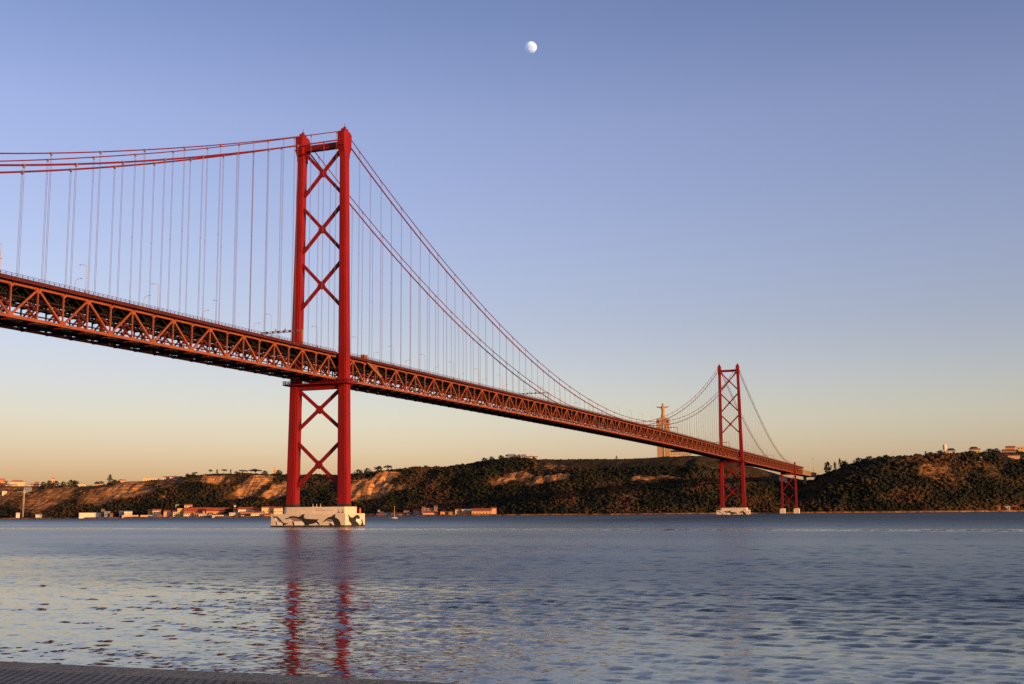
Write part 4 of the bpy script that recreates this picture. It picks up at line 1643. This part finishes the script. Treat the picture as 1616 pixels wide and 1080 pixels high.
# pale road wall on the left cliff
b = MB()
pts = [spot(px, py, behind=-3) for px, py in ((136, 767), (146, 766), (156, 764.6), (165, 763))]
for a_, c_ in zip(pts[:-1], pts[1:]):
    za, zc = float(ground(a_[0], a_[1])), float(ground(c_[0], c_[1]))
    b.bar((a_[0], a_[1], za + 1.2), (c_[0], c_[1], zc + 1.2), 1.0, 3.2)
tag(b.build('retaining_wall', M['wall_cream']), 'long pale wall along the sloping road on the left cliff', 'wall')

# lift tower against the left cliff, with its footbridge
P = spot(36.3, 808.5, inland=26)
k = perp(P) / F_PX
gz = float(ground(P[0], P[1]))
root = empty('lift_tower', (P[0], P[1], gz), .15)
tag(root, 'slender pale lift tower standing in front of the left cliff', 'tower')
th = (CAM + ray(36.3, 773.5) * np.linalg.norm(P - CAM))[2] - gz
b = MB()
b.box(-1.35, 1.35, -1.35, 1.35, -3, th)
b.box(-1.6, 1.6, -1.6, 1.6, th + .01, th + .9)
b.build('shaft', M['wall_stone'], root)
b = MB()
b.box(-.4, .4, -1.40, -1.30, 2, th - 3)
b.build('glazed_strip', M['dark_glass'], root)
b = MB()
b.bar((-1.7, 0, th - 4.2), (-24, 9, th - 4.4), 2.4, 2.6)
b.build('footbridge', M['wall_cream'], root)
b = MB()
b.box(-2.6, 2.6, -2.6, 2.6, th - 6.4, th - 5.6)
b.build('landing', M['wall_white'], root)
house('cafe', 'small white block at the cliff end of the lift footbridge', 'building', 3.5, 10.5, 775.8, 780, 'white', 'white', 'flat', windows=2)
house('glass_pavilion', 'blue grey glazed building behind the top of the lift tower', 'building', 38, 50, 769.8, 776.5, 'blue_grey', 'dark', 'flat', windows=3)

# waterfront, from the left
house('boat_shed', 'small white pointed shed on the shore left of the lift tower', 'shed', 25.5, 31, 809.5, 813.8, 'white', 'white', inland=14, depth=6, rise=.6)
house('boat_shed', 'low white shed on the shore right of the lift tower', 'shed', 56.5, 66, 811.8, 814.3, 'white', 'white', inland=14)
house('warehouse', 'long white windowless warehouse on the left shore', 'warehouse', 125.5, 160, 809.8, 817, 'white', 'white', 'flat', inland=14, depth=11, group=WF)
house('water_works', 'narrow brown tower house at the right end of the long white warehouse', 'building', 159, 164.5, 803.8, 817, 'brown', 'brown', 'flat', inland=20, depth=5, windows=1, floors=3, group=WF)
house('shed', 'blue grey shed next to the narrow brown tower house', 'shed', 164.5, 173.5, 807, 816.5, 'blue_grey', 'grey', 'gable', inland=17, windows=2, group=WF, roof_px=2)
house('shore_house', 'small brown house right of the blue grey shed', 'house', 173.5, 178, 810, 816.5, 'brown', 'rust', inland=18, group=WF, roof_px=2)
house('shore_house', 'white house with dark openings among trees on the left shore', 'house', 196, 208.5, 806.5, 812, 'white', 'grey', inland=36, windows=4, group=WF, roof_px=1)
house('shore_house', 'grey tin roofed hut left of the white house among the trees', 'house', 188, 194, 806.6, 810.6, 'grey', 'grey', inland=38, group=WF, roof_px=1)
house('garden_wall', 'low salmon building on the shore under the white house among trees', 'building', 193, 218, 813.6, 816.7, 'salmon', 'pink', 'flat', inland=12, depth=4, group=WF)
house('garden_wall', 'low salmon building on the shore left of the round gabled house', 'building', 222, 240, 813.4, 816.7, 'salmon', 'rust', 'flat', inland=12, depth=4, group=WF)
house('shore_house', 'brown roofed house left of the waterfront village', 'house', 233, 241.5, 804.6, 811, 'ochre', 'brown', inland=36, group=WF, roof_px=2)
house('shore_house', 'cream house with a rounded gable at the left end of the waterfront village', 'house', 241, 253.5, 803.7, 813, 'cream', 'rust', inland=30, windows=2, floors=2, group=WF, roof_px=2.4)
house('shore_house', 'low rust roofed shed in front of the rounded gable house', 'house', 248, 261, 812, 816.7, 'brown', 'rust', inland=12, group=WF, roof_px=2)
house('shore_house', 'two storey pale house left of the tall square house in the village', 'house', 258.5, 274, 805.6, 816, 'salmon', 'rust', inland=22, windows=4, floors=2, group=WF, roof_px=2)
house('shore_house', 'bright cream house squeezed against the tall square house', 'house', 273, 281, 806.5, 816.4, 'cream', 'rust', inland=16, windows=2, floors=2, group=WF, roof_px=2)
house('shore_house', 'tall square cream house with a flat parapet in the village', 'house', 280, 292.5, 803, 816, 'yellow', 'rust', 'flat', inland=24, windows=3, floors=3, group=WF)
house('hill_house', 'small cream house alone on the slope above the village', 'house', 291, 303.5, 796, 801.8, 'cream', 'red', windows=2, group=WF, roof_px=2)
house('hill_house', 'tiny white hut up in the trees above the village', 'house', 277, 282.5, 796, 799, 'grey', 'grey', group=WF, roof_px=1)
house('factory', 'biggest red roofed hall behind the front row of the village', 'building', 291, 334, 801.2, 814, 'orange', 'red', inland=44, depth=24, group=WF, roof_px=6.5, windows=7)
house('factory', 'second long red roofed hall, right of the biggest one', 'building', 326, 366, 801.5, 813, 'orange', 'red', inland=52, depth=20, group=WF, roof_px=5.5, windows=6)
house('shore_house', 'cream front house with regular windows before the biggest red hall', 'house', 290, 305.5, 809, 817, 'cream', 'red', inland=15, windows=5, floors=2, group=WF, roof_px=1.5)
house('shore_house', 'narrow salmon house between two cream fronts before the red hall', 'house', 306, 313.5, 809.5, 817, 'salmon', 'red', inland=16, windows=2, floors=2, group=WF, roof_px=1.5)
house('shore_house', 'low white roofed shed on the village front', 'shed', 314, 329, 811, 817, 'yellow', 'white', inland=13, windows=3, group=WF, roof_px=1.6)
house('shore_house', 'small gabled orange house above the low white roofed shed', 'house', 320, 329, 806, 814, 'orange', 'pink', inland=30, windows=2, group=WF, roof_px=2)
house('shore_house', 'dark gap toothed store right of the low white roofed shed', 'building', 329.5, 335, 809.5, 817, 'grey', 'dark', inland=18, windows=1, group=WF, roof_px=1.5)
house('shore_house', 'long low cream shed under the second red hall', 'shed', 335, 362, 811.4, 817, 'cream', 'brown', inland=13, windows=8, group=WF, roof_px=1.6)
house('shore_house', 'pale upper row house behind the long low cream shed', 'house', 362, 378.5, 809, 816.6, 'cream', 'white', inland=18, windows=4, floors=2, group=WF, roof_px=1)
house('hill_house', 'small gabled house with a pale dormer above the village right of the red halls', 'house', 368, 375.5, 802.5, 810, 'salmon', 'rust', inland=52, windows=1, group=WF, roof_px=3)
house('hill_house', 'tiny white turret above the small gabled house', 'house', 369.5, 372, 797.8, 803, 'white', 'white', depth=3, group=WF, roof_px=1)
house('shore_house', 'red roofed white house with dark doors left of the yellow block', 'house', 376, 400, 800.8, 812, 'white', 'red', inland=44, windows=5, group=WF, roof_px=3.4)
house('shore_house', 'purplish red roofed wing left of the yellow block', 'house', 399, 413, 802, 812, 'pink', 'red', inland=42, windows=3, group=WF, roof_px=4)
house('shore_house', 'orange house with small windows in the second row left of the yellow block', 'house', 379, 396, 807.6, 816.5, 'orange', 'rust', inland=24, windows=4, group=WF, roof_px=1.5)
house('shore_house', 'cream arcaded front house left of the pier', 'house', 396, 417.5, 808, 817, 'cream', 'rust', inland=15, windows=7, floors=2, group=WF, roof_px=1.5)
house('shore_house', 'salmon low front shed at the left of the cream arcaded house', 'shed', 380.5, 396, 812, 817.2, 'salmon', 'brown', inland=11, windows=4, group=WF, roof_px=1.2)
house('yellow_block', 'large plain yellow block with a red roof beside the near pier', 'building', 413, 431, 799.6, 813, 'yellow', 'red', inland=38, depth=12, windows=3, group=WF, roof_px=1.6)
house('shore_house', 'cream house with a dark red roof partly behind the near pier', 'house', 432, 446, 800.3, 812, 'cream', 'red', inland=40, windows=3, group=WF, roof_px=2.2)
house('shore_house', 'red roofed low house just left of the near pier', 'house', 417, 431, 810.5, 817, 'pink', 'red', inland=16, windows=3, group=WF, roof_px=3)
house('shore_house', 'pink low house just right of the near pier', 'house', 577, 583, 811.2, 816.4, 'pink', 'rust', inland=14, group=WF, roof_px=2)
house('shore_house', 'orange low house second to the right of the near pier', 'house', 584, 591, 811, 816.4, 'salmon', 'rust', inland=14, group=WF, roof_px=2)
house('shore_house', 'pink house with a pale roof third to the right of the near pier', 'house', 594, 606, 810.3, 816.4, 'pink', 'pink', inland=15, windows=3, group=WF, roof_px=2)
house('hill_house', 'tiny white hut up the bank left of the sailing boat', 'house', 596, 599.5, 805, 808.5, 'white', 'white', group=WF, roof_px=1)
house('shore_house', 'small orange house left of the sailing boat', 'house', 599.5, 605, 807.5, 813.5, 'orange', 'pink', inland=30, group=WF, roof_px=2)
house('shed', 'long grey green shed behind the sailing boat', 'shed', 605, 618, 809.5, 815.5, 'grey', 'grey', inland=22, windows=3, group=WF, roof_px=1.5)
house('shore_house', 'pinkish house just right of the boat mast', 'house', 617, 629, 809, 815.8, 'salmon', 'brown', inland=22, windows=3, group=WF, roof_px=1.5)
house('shore_house', 'brown and orange house between the boat and the blue grey sheds', 'house', 629, 642, 809.3, 815.8, 'orange', 'brown', inland=18, windows=3, group=WF, roof_px=2)
house('hill_house', 'pink roofed house above the boat on the right', 'house', 637, 646.5, 805.5, 810.5, 'pink', 'pink', inland=42, windows=2, group=WF, roof_px=1.5)
house('shed', 'blue grey gabled shed left of the twin gabled house', 'shed', 643, 653, 808.6, 816, 'blue_grey', 'dark', inland=16, windows=2, group=WF, roof_px=3)
house('shed', 'grey flat shed touching the twin gabled house', 'shed', 653, 667, 810.2, 816, 'blue_grey', 'grey', inland=15, windows=4, group=WF, roof_px=1.5)
house('hill_house', 'coral gabled house above the blue grey sheds', 'house', 652.5, 664, 803.8, 811, 'salmon', 'red', inland=44, windows=2, group=WF, roof_px=3)
house('manor', 'pale pink manor with gables at both ends above the red roofed store', 'house', 665.5, 690.5, 802.4, 811, 'salmon', 'grey', 'flat', inland=46, windows=5, floors=2, group=WF)
house('manor_gable', 'round topped left gable block of the pale pink manor', 'house', 665.5, 671.5, 799.6, 811, 'salmon', 'pink', inland=40, windows=1, floors=2, group=WF, roof_px=1.8)
house('manor_gable', 'pointed right gable block of the pale pink manor', 'house', 685, 690.5, 798, 811, 'salmon', 'pink', inland=41, windows=1, floors=2, group=WF, roof_px=3)
house('warehouse', 'pink store with a dark red roof in front of the manor', 'warehouse', 667.5, 691.5, 807.2, 816, 'salmon', 'red', inland=15, windows=6, group=WF, roof_px=2.5)
house('warehouse', 'square orange store right of the pink store', 'warehouse', 695, 707, 806.8, 815.6, 'orange', 'brown', inland=15, windows=2, group=WF, roof_px=1.3)
house('warehouse', 'orange house with two rows of windows left of the big quay warehouse', 'warehouse', 708, 719, 807.3, 815.6, 'orange', 'rust', inland=15, windows=4, floors=2, group=WF, roof_px=1)
house('warehouse', 'tall yellow front block of the big quay warehouse', 'warehouse', 718.5, 729, 803.3, 815.3, 'yellow', 'rust', inland=16, windows=2, floors=2, group=WF, roof_px=1.5)
house('warehouse', 'pale roofed middle part of the big quay warehouse', 'warehouse', 729, 745, 804, 815, 'orange', 'white', inland=17, windows=3, group=WF, roof_px=2)
house('warehouse', 'long brownish right part of the big quay warehouse', 'warehouse', 744.5, 776, 802.8, 815, 'ochre', 'rust', inland=18, depth=16, windows=6, group=WF, roof_px=4)
house('shed', 'small reddish shed at the right end of the big quay warehouse', 'shed', 776, 783.5, 801.2, 807, 'pink', 'rust', inland=30, group=WF, roof_px=1.5)
# hilltop villas
house('villa', 'villa with a grey hipped roof on the hilltop, half hidden by round trees', 'house', 799, 817, 716.8, 725.5, 'salmon', 'grey', 'hip', behind=16, windows=4, group='villas on the hilltop', roof_px=5)
house('villa', 'grey roofed villa between the two hilltop houses', 'house', 820, 832, 717.2, 725.3, 'cream', 'grey', 'hip', behind=20, windows=3, group='villas on the hilltop', roof_px=4)
house('villa', 'cream flat house at the right end of the hilltop villas', 'house', 830, 848.5, 720.4, 725.2, 'cream', 'pink', behind=12, windows=4, group='villas on the hilltop', roof_px=1.3)
# sanctuary buildings beside the statue, below the bridge deck
house('sanctuary_building', 'long low brown roofed building beside the statue, seen under the bridge deck', 'building', 1058, 1091, 710.5, 720.5, 'stone', 'dark', behind=20, windows=8, roof_px=3.5, depth=14)
# by the bridge end
house('hillside_house', 'cream house seen under the bridge end, between the legs of the last support', 'house', 1230, 1242, 752.5, 763, 'cream', 'pink', behind=-60, windows=2, roof_px=1.6)
# right crest
house('crest_house', 'dark roofed house just right of the water tower on the right crest', 'house', 1495, 1507.5, 707.6, 717, 'grey', 'dark', 'hip', behind=20, windows=3, roof_px=3.2, group='houses on the right crest')
house('crest_house', 'low bright house with a terrace below the water tower', 'house', 1489, 1502, 713.2, 718.6, 'cream', 'pink', 'flat', behind=-6, windows=3, group='houses on the right crest')
house('crest_house', 'house with a broad dark roof in the middle of the right crest', 'house', 1530, 1544.5, 705.2, 717, 'grey', 'dark', 'hip', behind=22, windows=3, roof_px=3.6, group='houses on the right crest')
house('crest_house', 'yellow lit small house with a sloping roof right of the wide dark house', 'house', 1538, 1547, 708, 716.5, 'yellow', 'pink', behind=2, windows=2, group='houses on the right crest', roof_px=2)
house('crest_house', 'tiny white hut below the yellow lit house on the right crest', 'house', 1546, 1549.5, 721.5, 724.5, 'white', 'white', group='houses on the right crest', roof_px=1)
house('terrace_building', 'long salmon terraced building with a colonnade at the right edge', 'building', 1582, 1600, 709.5, 716.5, 'salmon', 'rust', 'gable', behind=4, windows=9, roof_px=3)
house('terrace_building', 'upper rust roofed floor of the terraced buildings at the right edge', 'building', 1588, 1602, 704.3, 715, 'orange', 'rust', 'gable', behind=22, windows=4, roof_px=2.5)
house('terrace_building', 'tall yellow building at the far right edge of the right crest', 'building', 1606, 1628, 705.4, 716, 'yellow', 'rust', 'flat', behind=14, windows=5, floors=2)
house('retaining_terrace', 'pale low terrace wall below the terraced buildings on the right', 'wall', 1591, 1609, 719.8, 722.5, 'salmon', 'pink', 'flat', depth=4)
house('beach_hut', 'bright orange hut on the right shore', 'house', 1570.5, 1578.5, 797.8, 804.5, 'orange', 'rust', inland=14, windows=2, roof_px=2)
house('beach_hut', 'pale hut with a white roof on the right shore', 'house', 1586, 1594, 799.2, 804.2, 'white', 'white', inland=14, windows=2, roof_px=1.3)
house('beach_hut', 'brown barn at the right end of the right shore', 'house', 1595, 1607, 797.6, 804, 'brown', 'rust', inland=16, windows=2, roof_px=2.5)

# water tower on the right crest
P = spot(1491.3, 716, behind=14)
k = perp(P) / F_PX
gz = float(ground(P[0], P[1]))
hh = (CAM + ray(1491.3, 701.8) * np.linalg.norm(P - CAM))[2] - gz
root = empty('water_tower', (P[0], P[1], gz))
tag(root, 'white cylindrical water tower on the right crest', 'water tower')
b = MB()
b.tube([(0, 0, -2), (0, 0, hh * .62)], 2.5 * k / k, 14)
b.build('shaft', M['wall_white'], root)
b = MB()
b.tube([(0, 0, hh * .58), (0, 0, hh * .66), (0, 0, hh * .94), (0, 0, hh)], [2.6, 3.3, 3.3, 2.2], 16)
b.build('tank', M['wall_white'], root)
# antenna mast
P = spot(1284, 748, behind=60)
gz = float(ground(P[0], P[1]))
hh = (CAM + ray(1284, 723) * np.linalg.norm(P - CAM))[2] - gz
root = empty('antenna_mast', (P[0], P[1], gz))
tag(root, 'thin antenna mast behind the ochre block at the right end of the bridge', 'mast')
b = MB()
b.tube([(0, 0, -1), (0, 0, hh)], [.32, .18], 6)
b.build('pole', M['lamp_grey'], root)
b = MB()
b.box(-.9, .9, -.9, .9, hh - 2.2, hh - .6)
b.build('antenna', M['lamp_grey'], root)
# masts by the blue pavilion are left to the trees; low sea wall along the village
b = MB()
xs = np.arange(-1950, -500, 14.0)
for a_, c_ in zip(xs[:-1], xs[1:]):
    b.bar((a_ + .02, shore(a_) + 3.0, .8), (c_ - .02, shore(c_) + 3.0, .8), 2.0, 3.6)
tag(b.build('sea_wall', M['wall_brown']), 'low dark sea wall along the far waterfront', 'wall')

# ------------------------------------------------------------------ the statue on its tall pedestal
SX, SY = -291.5, 1832.0
gz = float(ground(SX, SY))
ZS = 112.0
statue = empty('christ_statue', (SX, SY, ZS), R(8))
tag(statue, 'stone figure with open arms on a tall four pillared pedestal on the hill', 'statue')
b = MB()
for sx_ in (-1, 1):
    for sy_ in (-1, 1):
        cx, cy = sx_ * 7.2, sy_ * 6.2
        b.loft([[(cx + dx * w_, cy + dy * w_, z) for dx, dy in ((-1, -1), (1, -1), (1, 1), (-1, 1))]
                for w_, z in ((5.6, -14), (5.4, 20), (5.0, 66.9))])
ped = b.build('pedestal', M['statue_stone'], statue)
b = MB()
b.box(-12.6, 12.6, -10.6, 10.6, 67.0, 74.5)
b.box(-12.9, 12.9, -10.9, 10.9, 74.51, 76.2)
for k in range(14):
    x = -12.6 + 25.2 * k / 13
    for yy in (-10.7, 10.7):
        b.box(x - .12, x + .12, yy - .1, yy + .1, 76.2, 77.4)
b.box(-12.8, 12.8, -10.8, -10.65, 77.2, 77.45)
b.box(-7.5, 7.5, -6.2, 6.2, 76.2, 79.0)
b.build('viewing_platform', M['statue_stone'], ped)
b = MB()
for sx_ in (-1, 1):
    b.box(sx_ * 9.2 - 1.8, sx_ * 9.2 + 1.8, -10.9, -10.62, 68.2, 73.6)
b.build('niche', M['dark_glass'], ped)
# one continuous draped figure: robe, shoulders, arms, neck and head
b = MB()
prof = [(79.0, 4.4, 3.6), (80.5, 4.5, 3.7), (86, 3.7, 3.1), (91, 3.2, 2.7), (95, 3.3, 2.6), (98.5, 3.8, 2.7), (101.2, 4.3, 2.6), (102.6, 3.6, 2.2),
        (103.4, 1.6, 1.5), (104.0, 1.35, 1.4), (104.6, 1.6, 1.7), (105.8, 1.95, 2.0), (107.0, 1.85, 1.9), (108.0, 1.2, 1.3), (108.4, .4, .5)]
rings = []
for z, rx_, ry_ in prof:
    ring = []
    for k in range(20):
        a = k / 20 * 2 * math.pi
        fold = 1 + (.06 * math.sin(a * 7) if z < 100 else 0)
        ring.append((rx_ * fold * math.cos(a), ry_ * fold * math.sin(a), z))
    rings.append(ring)
b.loft(rings)
for s in (-1, 1):
    arm = []
    for x, z, h_, d_ in ((2.6, 100.2, 2.0, 1.5), (5.5, 100.5, 1.9, 1.25), (9.0, 100.9, 1.75, 1.05), (11.4, 101.1, 1.5, .85), (11.8, 101.2, .72, .55), (13.2, 101.35, .62, .42), (14.2, 101.4, .25, .2)):
        ring = []
        for k in range(12):
            a = k / 12 * 2 * math.pi
            sag = -1.0 if (math.sin(a) < -.3 and 5 < x < 11.6) else 0     # hanging sleeve
            ring.append((s * x, d_ * math.cos(a), z + h_ * .62 * math.sin(a) + sag * (12 - x) * .16))
        arm.append(ring if s > 0 else ring[::-1])
    b.loft(arm)
fig = b.build('figure', M['statue_stone'], statue, smooth=True)
b = MB()
b.loft([[(rx_ * math.cos(k / 14 * 6.2832), .25 + ry_ * math.sin(k / 14 * 6.2832), z) for k in range(14)]
        for z, rx_, ry_ in ((103.2, 1.5, 1.5), (105.0, 2.05, 2.0), (106.8, 2.05, 2.05), (108.2, 1.4, 1.5), (108.75, .4, .4))])
b.build('hair', M['statue_stone'], fig)

# ------------------------------------------------------------------ sailing boat
def on_water(px, py):
    d = ray(px, py)
    return CAM + d * (-CAM[2] / d[2])


P = on_water(621.5, 818.9)
boat = empty('sailing_boat', (P[0], P[1], 0), R(-18))
tag(boat, 'small white sailing boat with bare mast anchored right of the near pier', 'boat')
b = MB()
rings = []
for x, w_, zk, zd in ((-5.0, 1.1, .15, 1.15), (-3.5, 1.5, -.25, 1.1), (-.5, 1.75, -.4, 1.1), (2.5, 1.25, -.3, 1.2), (4.4, .5, -.05, 1.35), (5.2, .06, .5, 1.45)):
    rings.append([(x, -w_, zd), (x, -w_ * .95, .35), (x, -w_ * .45, zk), (x, w_ * .45, zk), (x, w_ * .95, .35), (x, w_, zd)])
b.loft(rings)
b.build('hull', M['boat_white'], boat)
b = MB()
b.loft([[(-2.4, -1.0, 1.05), (-2.4, 1.0, 1.05), (-2.3, .8, 1.75), (-2.3, -.8, 1.75)], [(1.6, -.8, 1.05), (1.6, .8, 1.05), (1.3, .6, 1.6), (1.3, -.6, 1.6)]])
b.build('cabin', M['boat_white'], boat)
b = MB()
b.tube([(.9, 0, 1.0), (.9, 0, 13.2)], [.20, .14], 7)
b.bar((.9, 0, 6.2), (.9, .9, 6.1), .06)
b.bar((.9, 0, 6.2), (.9, -.9, 6.1), .06)
b.build('mast', M['mast'], boat)
b = MB()
b.tube([(.9, 0, 2.4), (-4.2, 0, 2.5)], .09, 6)
b.build('boom', M['mast'], boat)
b = MB()
b.tube([(.8, 0, 2.62), (-1.5, 0, 2.75), (-4.1, 0, 2.7)], [.22, .24, .12], 8)
b.build('furled_sail', M['canvas'], boat)
b = MB()
for q_ in ((5.1, 0, 1.45), (-4.9, 0, 1.15), (.6, 1.6, 1.1), (.6, -1.6, 1.1)):
    b.bar((.9, 0, 13.0), q_, .03)
b.build('rigging', M['mast'], boat)

# ------------------------------------------------------------------ the moon
b = MB()
rings = []
md = ray(837.6, 75.2)
mp = CAM + md * 9000.0
rm = 9.6 / F_PX * perp(mp)
for i in range(25):
    th_ = math.pi * i / 24
    th_ = min(max(th_, .02), math.pi - .02)
    rings.append([(rm * math.sin(th_) * math.cos(k / 40 * 2 * math.pi), rm * math.sin(th_) * math.sin(k / 40 * 2 * math.pi), rm * math.cos(th_)) for k in range(40)])
b.loft(rings[::-1])
moon = b.build('moon', M['moon'], smooth=True)
moon.location = mp
tag(moon, 'pale nearly full moon high in the blue evening sky', 'moon')

# ------------------------------------------------------------------ render settings
scene.render.engine = 'CYCLES'
scene.cycles.use_denoising = False
scene.cycles.max_bounces = 5
scene.cycles.sample_clamp_indirect = 3.0
scene.cycles.sample_clamp_direct = 6.0
scene.cycles.seed = 11
scene.cycles.transparent_max_bounces = 6
scene.render.film_transparent = False
